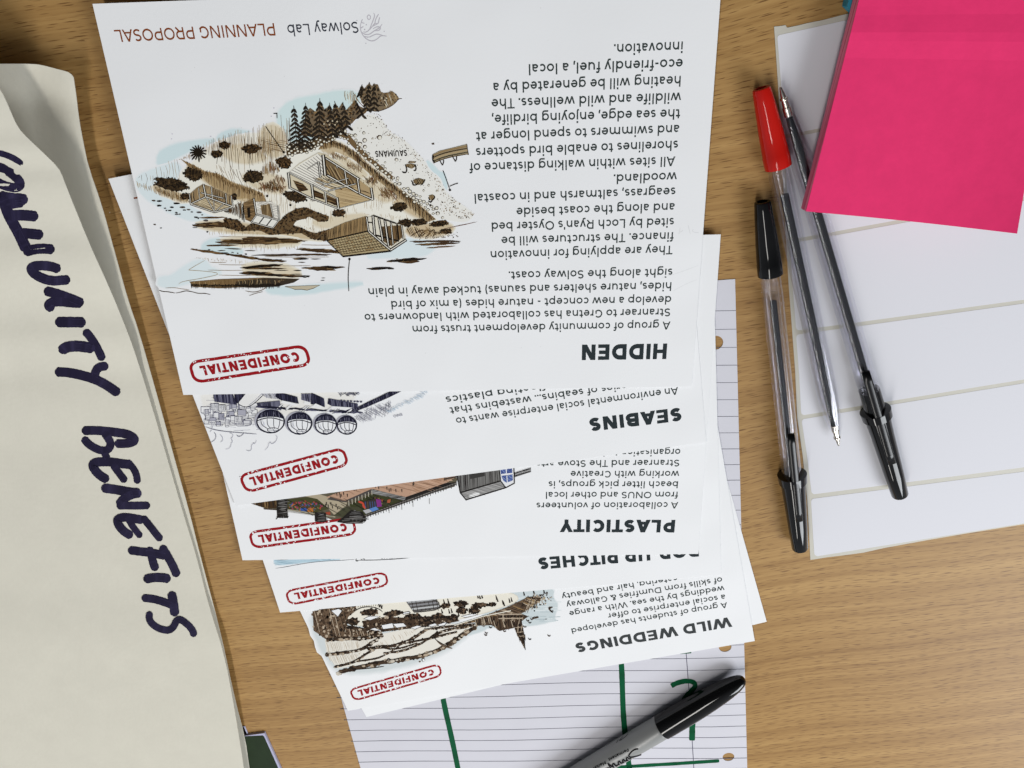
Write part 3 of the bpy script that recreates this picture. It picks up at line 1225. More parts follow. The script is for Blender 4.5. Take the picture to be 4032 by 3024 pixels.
    # grass over the sand between the huts
    for poly in ([(1250, 1130), (1700, 1230), (1900, 1330), (1800, 1420), (1500, 1330), (1300, 1260)], AC([(1500, 230), (1750, 260), (1900, 340), (1650, 420), (1600, 300)]),
                 AC([(1830, 520), (2212, 520), (2400, 560), (2200, 660), (1950, 560)]), AD([(0, 300), (300, 330), (700, 250), (950, 170), (1000, 260), (700, 360), (300, 450), (0, 500)]),
                 AD([(540, 380), (900, 400), (1150, 420), (1100, 470), (800, 430)]), AB([(170, 800), (420, 820), (600, 1000), (560, 1010), (380, 900), (240, 860)]),
                 AB([(620, 1080), (780, 1080), (1020, 1250), (1000, 1400), (760, 1360), (740, 1220)]), AC([(880, 560), (1250, 560), (1520, 610), (1300, 625), (900, 620)]),
                 AC([(1180, 700), (1800, 735), (1950, 790), (1500, 800), (1200, 770)]), AC([(760, 870), (1480, 900), (1350, 930), (900, 910)])):
        k.hatch(poly, 86, 16, 4, [TAN2, TAN2, CRM2, TAN], 0.35, skip=0.3)
    for poly in (AB([(280, 830), (480, 880), (440, 920), (300, 890)]), AB([(440, 930), (640, 990), (600, 1060), (480, 1010)]), AB([(800, 1220), (1040, 1250), (1030, 1360), (850, 1330)]), AB([(640, 1090), (790, 1120), (770, 1190), (680, 1190)]),
                 AC([(1430, 60), (1740, 90), (1700, 170), (1500, 130)]), AC([(0 + 1980, 180), (2230, 200), (2300, 270), (2000, 250)])):
        k.hatch(poly, 55, 11, 7, [BR2, TAN, (0.2, 0.085, 0.035)], 0.3)
        k.hatch(poly, 95, 13, 6, [BR2, BR1], 0.3)
    # bank below the pebbles
    bk = AB([(150, 800), (200, 700), (290, 680), (360, 720), (450, 760), (560, 830), (680, 950), (800, 1060), (950, 1170), (1080, 1260), (1200, 1360), (1330, 1470), (1430, 1560), (1330, 1590), (1150, 1430), (1000, 1290), (850, 1180), (700, 1060), (560, 930), (420, 810), (320, 770), (230, 790)])
    k.poly(bk, (0.36, 0.265, 0.145))
    k.hatch(bk, 84, 10, 8, [BR1, BR2, BR2, DK, TAN], 0.25)
    k.hatch(AB([(200, 690), (300, 680), (450, 760), (680, 950), (950, 1170), (1200, 1360), (1400, 1540), (1340, 1530), (1150, 1370), (900, 1180), (660, 990), (440, 800), (300, 740), (220, 760)]), 84, 11, 9, [DK, BR1], 0.3)
    k.layer = 2
    # pebbles
    pc, pf = (0.030, 0.018, 0.008), (0.74, 0.70, 0.58)
    k.poly(band(AB([(-200, 800), (-90, 790), (0, 775), (110, 730), (220, 680), (310, 640), (400, 605)]), 130, 66), (0.085, 0.052, 0.022))
    k.pebbles(band(AB([(-200, 800), (-90, 790), (0, 775), (110, 730), (220, 680), (310, 640), (400, 605)]), 150, 80), 13, 20, pc, pf, 170)
    k.poly(band(AB([(390, 620), (460, 655), (520, 725), (600, 805), (680, 885), (780, 965), (880, 1050), (960, 1115)]), 66, 40), (0.16, 0.10, 0.045))
    k.pebbles(band(AB([(380, 610), (460, 650), (520, 720), (600, 800), (680, 880), (780, 960), (880, 1045), (970, 1120), (1010, 1190)]), 95, 65), 14, 23, pc, pf, 120)
    k.pebbles(band(AB([(1070, 1240), (1150, 1290), (1240, 1350), (1340, 1410), (1430, 1480)]), 90, 80), 14, 23, pc, pf, 70)
    for x, y, r in ((550, 645, 22), (643, 617, 18), (652, 697, 26), (740, 680, 12), (815, 667, 27), (600, 740, 28), (655, 770, 22), (998, 910, 20), (875, 940, 12), (838, 970, 10), (875, 1010, 18),
                    (1012, 1108, 18), (1350, 1188, 14), (1295, 1245, 13), (1440, 1250, 12), (1447, 1493, 22), (1500, 1540, 16), (1680, 1537, 12)):
        x, y = AB([(x, y)])[0]
        k.ring(x, y, r, BR1, (0.74, 0.71, 0.62), 0.30)
    k.speckle(band(AB([(700, 400), (830, 470), (880, 600), (1030, 690), (1140, 780), (1210, 870), (1290, 950), (1320, 1040), (1450, 1130), (1490, 1240), (1580, 1350), (1720, 1460), (1820, 1530)]), 80), 340, 3, 6.5, [BR2, BR1, TAN])
    k.speckle(AB([(1420, 1330), (1560, 1360), (1800, 1500), (1740, 1570), (1500, 1500)]), 70, 3, 6.5, [BR2, BR1, TAN])
    k.speckle(AB([(560, 500), (840, 500), (1000, 700), (1300, 960), (1450, 1200), (1300, 1250), (900, 900), (600, 640)]), 70, 3, 6, [BR1, BR2])
    # fir trees
    ft = [(0.022, 0.016, 0.010), (0.014, 0.010, 0.006), (0.06, 0.043, 0.026)]
    hill = AB([(-40, 640), (20, 380), (60, 345), (120, 390), (165, 260), (220, 370), (270, 310), (300, 380), (330, 285), (370, 350), (410, 285), (450, 370), (545, 265), (600, 330), (690, 370), (640, 420), (570, 440), (520, 510), (400, 580), (300, 640), (180, 660)])
    k.poly(hill, (0.165, 0.118, 0.070))
    k.speckle(hill, 330, 7, 15, ft + [BR2, TAN])
    h2 = AB([(590, 200), (620, 95), (650, 135), (700, 75), (735, 110), (745, 85), (795, 90), (830, 170), (880, 190), (950, 160), (1000, 200), (1025, 240), (980, 300), (900, 350), (800, 385), (700, 370), (620, 290)])
    k.poly(h2, (0.20, 0.145, 0.085))
    k.speckle(h2, 170, 6, 13, ft + [BR2])
    k.hatch(AB([(900, 190), (950, 165), (1020, 240), (960, 310), (860, 350)]), 70, 11, 7, [TAN2, TAN, CRM2], 0.2)
    k.line(AB([(690, 370), (790, 388), (900, 350), (980, 300), (1022, 245), (1060, 243)]), 8, BR1)
    k.line(AB([(500, 520), (580, 440), (690, 372), (600, 300), (530, 180)]), 7, BR2)
    k.hatch(AB([(430, 180), (540, 170), (580, 280), (540, 330), (440, 280)]), 85, 13, 6, [TAN2, TAN, CRM2], 0.25)
    k.line(AB([(-60, 640), (130, 660), (330, 640), (500, 540)]), 8, BR1)
    k.layer = 3
    for tx, ty, bx, by, hw in ((1815, 330, 1850, 760, 92), (1945, 300, 1935, 760, 95), (2100, 250, 2090, 660, 90), (2205, 300, 2240, 640, 60), (2260, 280, 2330, 620, 60), (2350, 290, 2400, 560, 70), (2490, 270, 2560, 430, 50),
                               (2560, 100, 2530, 200, 28), (2640, 75, 2600, 360, 50), (2690, 85, 2690, 360, 50)):
        k.line([(tx, ty - 10), (lerp(tx, bx, .5), lerp(ty, by, .5)), (bx, by)], 9, DK)
        m = max(4, int((by - ty) / 46))
        for i in range(m):
            t = (i + .6) / m
            x, y = lerp(tx, bx, t), lerp(ty, by, t)
            r = hw * 1.15 * (0.2 + 0.8 * t) * R.uniform(.72, 1.15)
            for s in (-1, 1):
                k.line([(x, y), (x + s * r * .55, y + r * .22 + 10), (x + s * r, y + r * .32 + 34)], R.uniform(15, 24), R.choice(ft[:2]), 0.2)
                k.line([(x, y + 10), (x + s * r * .5, y + r * .3 + 24), (x + s * r * .8, y + r * .35 + 30)], R.uniform(6, 12), R.choice(ft), 0.2)
    for x, y in ((250, 490), (302, 487), (352, 495), (210, 520), (270, 530), (330, 530), (838, 237), (870, 262), (890, 240)):
        x, y = AB([(x, y)])[0]
        k.dot(x, y, 9, 9, (.55, .47, .33), 7)
    # shoals
    def streak(x0, y0, x1, y1, th, col, tex=True):
        n = max(4, int(abs(x1 - x0) / 45))
        pts = [(lerp(x0, x1, i / n), lerp(y0, y1, i / n) + R.uniform(-.12, .12) * th) for i in range(n + 1)]
        k.ribbon(pts, [th * (0.08 + 0.92 * math.sin(math.pi * min(1, max(0, i / n))) ** .7) * R.uniform(.8, 1.15) for i in range(n + 1)], col)
        if tex:
            for _ in range(int(abs(x1 - x0) * th / 900) + 2):
                a = R.random() * .8
                x, y = lerp(x0, x1, a), lerp(y0, y1, a) + R.uniform(-.42, .42) * th
                l = R.uniform(.08, .25) * abs(x1 - x0)
                k.line([(x, y), (x + l / 2, y + R.uniform(-3, 3)), (x + l, y)], R.uniform(4, 7), R.choice([DK, BR1, TAN, BR2]))
    C1 = lambda *a: (a[0], a[1] + 1106, a[2], a[3] + 1106) + tuple(a[4:])
    D1 = lambda *a: (a[0] + 1935.5, a[1] + 1106, a[2] + 1935.5, a[3] + 1106) + tuple(a[4:])
    for a in (C1(710, 522, 1140, 508, 62, BR1), C1(780, 435, 1080, 432, 20, BR2), C1(960, 700, 1940, 688, 60, BR1), C1(1250, 665, 1850, 690, 60, BR1), C1(860, 740, 1220, 732, 20, BR1), C1(690, 780, 1100, 836, 26, BR2), C1(1050, 830, 1500, 895, 26, BR1),
              C1(1430, 893, 1740, 910, 32, BR1), C1(1230, 985, 1700, 945, 34, DK), C1(1280, 990, 1740, 988, 20, BR1), C1(1220, 1036, 1600, 1046, 40, DK), C1(1340, 1050, 1985, 1080, 26, DK), C1(1350, 845, 2230, 836, 22, BR1), C1(1840, 775, 2400, 822, 36, BR1),
              C1(1800, 885, 1985, 885, 22, DK), C1(1860, 922, 1945, 922, 9, BR1), C1(1060, 770, 1250, 776, 12, BR1), C1(1280, 795, 1405, 795, 9, BR1), C1(985, 795, 1075, 793, 9, BR1), C1(1600, 1010, 1760, 1008, 10, DK), C1(1810, 1008, 1905, 1010, 14, DK), C1(1780, 1050, 1910, 1050, 7, DK),
              D1(-40, 985, 440, 975, 32, DK), D1(40, 995, 330, 1000, 30, BR1), D1(670, 992, 975, 984, 30, DK), D1(890, 908, 1330, 880, 34, DK), D1(980, 900, 1250, 915, 44, BR1), D1(1140, 695, 1700, 690, 22, BR1), D1(1200, 730, 1690, 712, 26, BR1), D1(1320, 765, 1640, 745, 18, BR2),
              D1(-20, 1085, 55, 1074, 15, DK), D1(180, 1092, 225, 1090, 6, DK), D1(170, 1118, 220, 1117, 9, DK), D1(1500, 560, 1880, 480, 8, (.2, .12, .10)), D1(180, 885, 60, 885, 10, BR1)):
        streak(*a, tex=a[4] > 18)
    for y0, x0, x1 in ((640, 1000, 1500), (1005, 880, 1270), (920, 900, 1080), (945, 1000, 1300), (1060, 1000, 1400), (860, 1500, 2200), (955, 1500, 2000), (730, 1900, 2300)):
        k.line(AC([(x0, y0), ((x0 + x1) / 2, y0 + 6), (x1, y0 + 3)]), 4, TAN)
    # far shore with its row of firs
    k.poly(AC([(680, 1132), (1000, 1104), (1480, 1088), (1880, 1100), (1820, 1140), (1700, 1160), (1640, 1186), (1500, 1190), (1400, 1200), (1250, 1192), (1000, 1205), (900, 1198), (720, 1188)]), (0.17, 0.105, 0.045))
    k.poly(AC([(1180, 1130), (1500, 1092), (1880, 1102), (1820, 1140), (1640, 1184), (1400, 1198), (1180, 1180)]), (0.035, 0.026, 0.016))
    k.layer = 4
    for i in range(92):
        x = lerp(700, 1680, i / 92)
        y = 1106 + linterp(x, [(700, 1170), (1000, 1180), (1400, 1180), (1640, 1170)])
        k.ribbon([(x, y - R.uniform(10, 22)), (x + R.uniform(-3, 3), y + R.uniform(14, 38))], [R.uniform(9, 15), 2], DK)
    k.hatch(AC([(700, 1130), (1400, 1098), (1720, 1110), (1600, 1160), (720, 1170)]), 84, 22, 6, [TAN, TAN2, BR2], 0.2, skip=.3)
    k.poly(AC([(1720, 1187), (1790, 1202), (1830, 1216), (1900, 1214), (1960, 1224), (2030, 1204), (2100, 1170)]), (0.50, 0.44, 0.32))
    k.line(AC([(1720, 1187), (1790, 1202), (1830, 1216), (1900, 1214), (1960, 1224), (2030, 1204), (2100, 1170), (1720, 1184)]), 6, BR1, smooth=False)
    k.line(AC([(1290, 1232), (1380, 1250), (1470, 1225), (1520, 1192)]), 6, BR2)
    k.line(AC([(1330, 1285), (1390, 1262), (1480, 1240)]), 5, BR2)
    k.line(AC([(350, 1225), (390, 1240), (450, 1242), (522, 1256)]), 7, BR1)
    k.line(AC([(530, 1256), (580, 1248), (640, 1230), (700, 1240), (780, 1262), (850, 1258), (910, 1274)]), 7, BR1)
    k.line(AC([(420, 1200), (520, 1196), (600, 1212), (680, 1220)]), 4, TAN)
    k.line(AC([(560, 1160), (600, 1130), (800, 1100), (1060, 1040), (700, 1005), (660, 1010), (760, 950), (850, 900)]), 4, TAN2)
    # stones in the water
    for x, y, a, b in ((290, 250, 24, 8), (350, 255, 32, 9), (350, 305, 24, 10), (490, 322, 22, 8), (605, 322, 34, 9), (540, 280, 38, 9), (625, 352, 17, 7), (672, 348, 22, 7), (465, 357, 20, 8), (430, 357, 12, 6), (415, 332, 14, 6),
                       (537, 380, 17, 7), (707, 373, 14, 6), (785, 377, 26, 10), (575, 398, 10, 8), (540, 398, 22, 7), (820, 405, 12, 6), (750, 432, 22, 9), (775, 440, 9, 9), (860, 465, 28, 10), (303, 510, 14, 7), (370, 548, 12, 5), (875, 588, 12, 9), (895, 785, 12, 7), (1150, 815, 14, 6), (1205, 823, 10, 7), (1295, 832, 14, 8)):
        k.dot(x, y + 1106, a, b, R.choice([DK, DK, BR1, (.08, .07, .07)]), 8)
    # bushes
    k.layer = 3
    DB, MB = (0.010, 0.006, 0.003), (0.085, 0.050, 0.020)
    for x, y, a, b, r in ((490, 1180, 190, 68, .18), (720, 1070, 110, 70, .2), (1060, 752, 62, 45, 0), (980, 848, 66, 38, 0), (1355, 792, 98, 52, 0), (1710, 942, 86, 66, .2), (1375, 1097, 116, 66, 0), (635, 1310, 60, 36, 0), (1165, 1312, 34, 36, 0),
                          (1830, 1310, 130, 56, .2), (2305, 1491, 72, 44, 0), (2965, 1421, 88, 50, -.1), (3035, 1596, 76, 42, 0), (3175, 1591, 92, 36, 0), (3395, 1606, 104, 36, -.1), (3475, 1688, 66, 30, 0)):
        k.bush(x, y, a, b, DB, MB if R.random() < .7 else BR2, r, int(a * b / 85) + 20)
    for x, y, a, b in ((1560, 1010, 110, 58), (1640, 1130, 90, 55), (1560, 1205, 140, 45), (1120, 1330, 60, 40), (2830, 1270, 90, 45), (2670, 1140, 60, 55), (2550, 1250, 90, 30)):
        k.hatch([(x - a, y + b * .6), (x - a * .6, y - b * .6), (x, y - b), (x + a * .7, y - b * .5), (x + a, y + b * .4), (x + a * .3, y + b), (x - a * .5, y + b)], 70 + R.uniform(-25, 40), 10, 8, [BR1, BR2, (0.16, 0.07, 0.03), TAN], 0.3)
    for i in range(15):   # spiky plant
        a = math.radians(i * 24 + 10)
        r = R.uniform(75, 105)
        k.line([(775, 835), (775 + r * .5 * math.cos(a), 828 + r * .5 * math.sin(a)), (770 + r * math.cos(a), 835 + r * math.sin(a))], 17, DK, .15)
    dk_mass = AC([(1060, 440), (1200, 455), (1290, 540), (1350, 500), (1650, 480), (1750, 385), (1850, 335), (1950, 322), (2080, 380), (2200, 420), (2190, 470), (2090, 482), (1985, 425), (1900, 455), (1840, 470), (1810, 520), (1900, 545), (1980, 585), (2060, 605), (2200, 560), (2250, 640), (2160, 690), (2000, 660), (1900, 605), (1750, 610), (1550, 622), (1450, 575), (1250, 580), (1150, 565), (1060, 540)])
    k.poly(dk_mass, (0.115, 0.072, 0.032))
    k.layer = 4
    k.speckle(dk_mass, 560, 7, 15, [DB, DB, BR1, BR2, (0.05, 0.032, 0.016)])
    k.speckle(AC([(1060, 440), (1290, 540), (1250, 585), (1060, 545)]), 50, 8, 15, [BR1, BR2, DB])
    k.hatch(AC([(1160, 310), (1270, 270), (1290, 460), (1180, 400), (1050, 370)]), 84, 9, 8, [BR1, DB, BR2], .2)
    for s in range(3):
        k.line(AD([(1150 + s * 90, 640), (1210 + s * 80, 600 - s * 8), (1290 + s * 60, 560), (1320 + s * 50, 610), (1230 + s * 80, 650)]), 10, BR1)
    k.hatch(AD([(1100, 560), (1320, 540), (1440, 590), (1600, 580), (1520, 610), (1340, 630), (1150, 640)]), 60, 13, 8, [BR1, BR2, TAN], .2)
    k.speckle(AD([(1180, 640), (1660, 590), (1680, 660), (1240, 670)]), 80, 3, 6, [BR1, BR2])
    # birds and boat
    BD = (0.10, 0.075, 0.04)
    for b in ([(1095, 962), (1150, 950), (1190, 958), (1205, 985), (1165, 1008), (1118, 992)], [(1180, 1130), (1240, 1108), (1305, 1128), (1285, 1175), (1225, 1185), (1190, 1165)], [(1350, 1300), (1395, 1288), (1420, 1310), (1410, 1345), (1370, 1350)], [(1140, 925), (1215, 930), (1200, 945), (1120, 945)]):
        k.poly(AB(b), BD)
        k.hatch(AB(b), 60, 9, 5, [TAN2, DK, TAN], .1)
    for pts in ([(1095, 962), (1112, 1010), (1105, 1048), (1085, 1052), (1060, 1040)], [(1200, 960), (1214, 1000), (1205, 1030), (1185, 1025)], [(1160, 1135), (1180, 1165), (1175, 1185), (1210, 1188), (1235, 1160)], [(1310, 1125), (1290, 1165), (1270, 1185)],
                [(1405, 1300), (1418, 1325), (1390, 1345), (1375, 1375), (1345, 1360)], [(1350, 1320), (1360, 1350)], [(1355, 1400), (1375, 1410), (1370, 1395)]):
        k.line(AB(pts), 14, DK, .6)
    bt = AB([(1395, 850), (1470, 812), (1600, 782), (1765, 740), (1768, 790), (1783, 858), (1740, 850), (1600, 880), (1500, 905), (1410, 948)])
    k.poly(bt, (0.30, 0.245, 0.15))
    for o_ in (0, 22, 44, 66, 86):
        k.line(AB([(1400, 862 + o_), (1480, 825 + o_), (1600, 795 + o_ * .95), (1772, 762 + o_)]), 13 if o_ < 50 else 10, [TAN, BR1, TAN2, DK, BR1][o_ // 21 if o_ < 80 else 4], .6)
    k.line(AB([(1398, 855), (1395, 905), (1412, 945)]), 22, DK, .6)
    k.line(AB([(1765, 740), (1770, 800), (1783, 858)]), 10, BR1, .6)
    for x, y in ((1490, 925), (1632, 885)):
        k.line(AB([(x - 30, y - 25), (x, y + 30), (x + 10, y + 48), (x + 25, y + 5), (x + 15, y - 20)]), 11, DK, .6)
    k.dot(*AB([(1397, 736)])[0], 16, 10, BR1, 7)
    # annotation pins
    for pts, d in ((AB([(1505, 1027), (1540, 1120), (1576, 1225)]), AB([(1581, 1240)])[0]), ([(1508, 545), (1600, 680), (1700, 820)], (1706, 828)), (AD([(488, 890), (470, 1060), (480, 1235)]), AD([(487, 886)])[0]), ((), (1526, 1305)), ((), (1780, 1404))):
        if pts:
            k.line(pts, 9, DK, .7, .05)
        k.dot(d[0], d[1], 14, 13, DK, 9, jit=.05)
    k.line(AB([(1578, 1200), (1620, 1180), (1670, 1165)]), 9, DK, .7, .05)
    k.line([(1595, 408), (1632, 404), (1634, 458)], 9, DK, .7, .05, False)
    # ---- buildings
    W1 = (0.76, 0.735, 0.66)

    def beam(p, q, w=20, col=DK, core=W1):
        k.ribbon([p, q], w * 1.25, col)
        if core:
            k.layer += 1
            d = (q[0] - p[0], q[1] - p[1])
            k.ribbon([(p[0] + d[0] * .02, p[1] + d[1] * .02), (q[0] - d[0] * .02, q[1] - d[1] * .02)], w * .36, core)
            k.layer -= 1
    B = AB
    k.layer = 4
    k.poly(B([(-185, 1060), (-60, 950), (150, 830), (230, 850), (600, 1100), (745, 1225), (750, 1345), (365, 1448), (0, 1300), (-160, 1220)]), (0.62, 0.55, 0.40))
    k.poly(B([(-175, 1050), (-60, 960), (140, 840), (200, 880), (215, 1060), (110, 1130), (250, 1175), (330, 1250), (200, 1235), (0, 1140)]), W1)
    for i in range(12):
        t = i / 11
        k.line(B([(lerp(-165, 150, t), lerp(1040, 850, t)), (lerp(30, 260, t), lerp(1130, 960, t)), (lerp(230, 330, t), lerp(1230, 1090, t))]), 5, BR1, 1, .05, False)
    k.poly(B([(215, 900), (345, 965), (590, 1130), (590, 1275), (480, 1220), (240, 1080)]), (0.17, 0.115, 0.055))
    k.hatch(B([(230, 960), (345, 1000), (560, 1150), (560, 1240), (250, 1080)]), 60, 16, 9, [BR1, TAN2, TAN, DK], .1)
    k.poly(B([(330, 1240), (560, 1175), (590, 1285), (735, 1345), (365, 1440)]), (0.50, 0.38, 0.21))
    k.hatch(B([(330, 1240), (560, 1175), (590, 1285), (735, 1345), (365, 1440)]), 12, 14, 5, [BR2, TAN, TAN2], .1)
    k.hatch(B([(100, 1110), (330, 1120), (560, 1190), (440, 1240), (330, 1250), (180, 1190)]), 20, 15, 10, [DK, BR1, BR1, TAN2], .15)
    k.hatch(B([(430, 1040), (590, 1110), (720, 1220), (600, 1160)]), 75, 18, 6, [BR2, BR1], .1)
    k.poly(B([(595, 1130), (720, 1225), (715, 1330), (600, 1285)]), (0.40, 0.29, 0.155))
    k.hatch(B([(595, 1130), (720, 1225), (715, 1330), (600, 1285)]), 15, 15, 5, [BR1, TAN2], .1)
    for p in ([(-130, 1130), (-20, 1170), (40, 1240), (-60, 1260)], [(95, 1235), (200, 1280), (215, 1350), (100, 1310)], [(240, 1290), (345, 1340), (350, 1410), (245, 1370)]):
        k.poly(B(p), BR1)
        k.hatch(B(p), 15, 13, 6, [DK, TAN, BR2], .1)
    k.layer = 5
    for p, q, wd in (((200, 855), (222, 1085), 34), ((150, 930), (170, 1105), 22), ((222, 890), (600, 1125), 22), ((345, 965), (355, 1000), 14), ((435, 1030), (460, 1180), 20), ((572, 1100), (596, 1270), 24), ((240, 1075), (590, 1275), 24),
                     ((590, 1275), (745, 1345), 22), ((722, 1215), (742, 1350), 26), ((-178, 1050), (-160, 1225), 26), ((-160, 1215), (100, 1345), 20), ((75, 1175), (95, 1345), 28), ((220, 1250), (238, 1395), 20), ((352, 1320), (368, 1448), 26),
                     ((90, 1335), (365, 1442), 18), ((-170, 1055), (90, 1190), 14), ((90, 1185), (355, 1330), 14), ((110, 1130), (250, 1185), 16), ((180, 1190), (480, 1110), 12), ((250, 1250), (560, 1170), 16), ((30, 1010), (150, 930), 10), ((368, 1440), (740, 1345), 8)):
        p, q = B([p, q])
        beam(p, q, wd)
    # left shelter
    k.layer = 4
    k.poly([(680, 1285), (760, 1215), (830, 1175), (1000, 1240), (1145, 1310), (1155, 1420), (960, 1485), (690, 1392)], (0.26, 0.185, 0.10))
    k.hatch([(690, 1290), (830, 1190), (1000, 1250), (1140, 1320), (1140, 1410), (860, 1310), (700, 1380)], 85, 15, 9, [DK, BR1, TAN, TAN2], .15)
    k.poly([(720, 1390), (858, 1320), (1130, 1418), (960, 1470)], (0.55, 0.46, 0.30))
    k.hatch([(720, 1390), (858, 1320), (1130, 1418), (960, 1470)], 25, 16, 6, [BR1, BR2, TAN], .15)
    k.layer = 5
    for p, q, wd in (((690, 1392), (860, 1312), 18), ((860, 1312), (1152, 1420), 20), ((690, 1392), (955, 1482), 18), ((955, 1482), (1155, 1420), 18), ((860, 1312), (955, 1478), 14), ((1060, 1385), (955, 1478), 12), ((680, 1280), (692, 1392), 13), ((780, 1215), (792, 1340), 12),
                     ((832, 1178), (858, 1315), 22), ((918, 1205), (930, 1335), 15), ((1075, 1275), (1086, 1390), 13), ((1135, 1300), (1152, 1420), 15), ((800, 1268), (1055, 1330), 14), ((945, 1350), (950, 1470), 10)):
        beam(p, q, wd)
    # little timber hut
    k.layer = 4
    C = AC
    k.poly(C([(1268, 275), (1390, 222), (1412, 400), (1345, 480), (1288, 455)]), (0.245, 0.155, 0.070))
    k.hatch(C([(1268, 275), (1390, 222), (1412, 400), (1345, 480), (1288, 455)]), 170, 14, 6, [DK, BR1], .05)
    k.poly(C([(1400, 262), (1560, 260), (1640, 305), (1652, 455), (1412, 395)]), W1)
    k.hatch(C([(1400, 262), (1560, 260), (1640, 305), (1652, 455), (1412, 395)]), 14, 17, 5, [BR1, BR2], .05)
    k.poly(C([(1452, 300), (1560, 285), (1592, 435), (1470, 395)]), (0.20, 0.135, 0.065))
    k.hatch(C([(1452, 300), (1560, 285), (1592, 435), (1470, 395)]), 84, 16, 8, [DK, TAN2, BR1], .1)
    k.poly(C([(1306, 330), (1338, 318), (1345, 425), (1316, 438)]), DK)
    k.poly(C([(1355, 480), (1412, 400), (1652, 462), (1590, 547)]), (0.74, 0.73, 0.67))
    k.layer = 5
    for p, q, wd in (((1318, 340), (1330, 425), 10), ((1380, 225), (1408, 400), 20), ((1412, 400), (1655, 462), 16), ((1352, 482), (1412, 400), 14), ((1352, 482), (1590, 548), 16), ((1655, 462), (1590, 548), 14), ((1640, 305), (1655, 460), 14), ((1560, 285), (1595, 440), 14), ((1440, 495), (1490, 430), 10), ((1520, 520), (1575, 450), 10)):
        p, q = C([p, q])
        beam(p, q, wd, core=W1 if wd > 13 else None)
    # house with a tiled roof
    k.layer = 4
    D = AD
    wall = D([(245, 575), (430, 490), (560, 450), (665, 420), (692, 578), (250, 672)])
    k.poly(wall, (0.285, 0.190, 0.088))
    k.hatch(wall, 92, 12, 6, [BR1, DK, TAN, BR1], .06)
    roof = [(240, 682), (690, 582), (935, 792), (415, 856)]
    k.poly(D(roof), (0.42, 0.335, 0.185))
    k.layer = 5
    for i in range(1, 8):
        t = i / 8
        a = (lerp(240, 415, t), lerp(682, 856, t))
        b = (lerp(690, 935, t), lerp(582, 792, t))
        k.line(D([a, (lerp(a[0], b[0], .5), lerp(a[1], b[1], .5)), b]), 6, BR1, 1, .2)
        for j in range(17):
            s = (j + (i % 2) * .5) / 17
            u0, u1 = t - .125, t
            p = (lerp(lerp(240, 415, u0), lerp(690, 935, u0), s), lerp(lerp(682, 856, u0), lerp(582, 792, u0), s))
            q = (lerp(lerp(240, 415, u1), lerp(690, 935, u1), s), lerp(lerp(682, 856, u1), lerp(582, 792, u1), s))
            k.ribbon(D([p, q]), 4.5, BR1)
            if R.random() < .25:
                k.dot(*D([((p[0] + q[0]) / 2 + 12, (p[1] + q[1]) / 2)])[0], 12, 9, R.choice([TAN, (.35, .27, .15)]), 5)
    k.layer = 4
    k.poly(D([(690, 430), (745, 412), (1000, 500), (1078, 520), (1102, 672), (935, 782), (692, 582)]), (0.70, 0.66, 0.55))
    k.poly(D([(835, 530), (1050, 515), (1062, 650), (945, 745), (850, 690)]), (0.14, 0.088, 0.040))
    k.hatch(D([(835, 530), (1050, 515), (1062, 650), (945, 745), (850, 690)]), 82, 15, 7, [DK, TAN, BR2], .1)
    k.layer = 5
    for p, q, wd in (((672, 425), (695, 585), 20), ((742, 412), (762, 625), 26), ((806, 440), (850, 690), 24), ((872, 462), (912, 745), 24), ((938, 482), (962, 730), 18), ((1005, 505), (1022, 680), 14), ((1055, 518), (1074, 665), 18), ((692, 582), (932, 786), 24), ((930, 790), (1106, 675), 26),
                     ((770, 625), (1025, 690), 14), ((690, 485), (740, 490), 10), ((745, 412), (1000, 500), 10)):
        p, q = D([p, q])
        beam(p, q, wd, core=W1 if wd > 16 else None)
    for p, q, wd in (((238, 684), (692, 580), 14), ((240, 684), (415, 858), 10), ((412, 858), (938, 798), 18)):
        p, q = D([p, q])
        k.ribbon([p, q], wd, DK)
    k.frame(*FB)
    k.layer = 3
    k.text('SAUIMANS', (1110, 803), (766, 815), 0.0021, 0.19, DK, src=False)


k = p_hid.ink()
draw_coast(k)
k.build('illustration', p_hid.root)

NAVY = (0.008, 0.008, 0.022)
NV2 = (0.045, 0.045, 0.085)
NV3 = (0.16, 0.16, 0.22)
NV4 = (0.38, 0.38, 0.44)


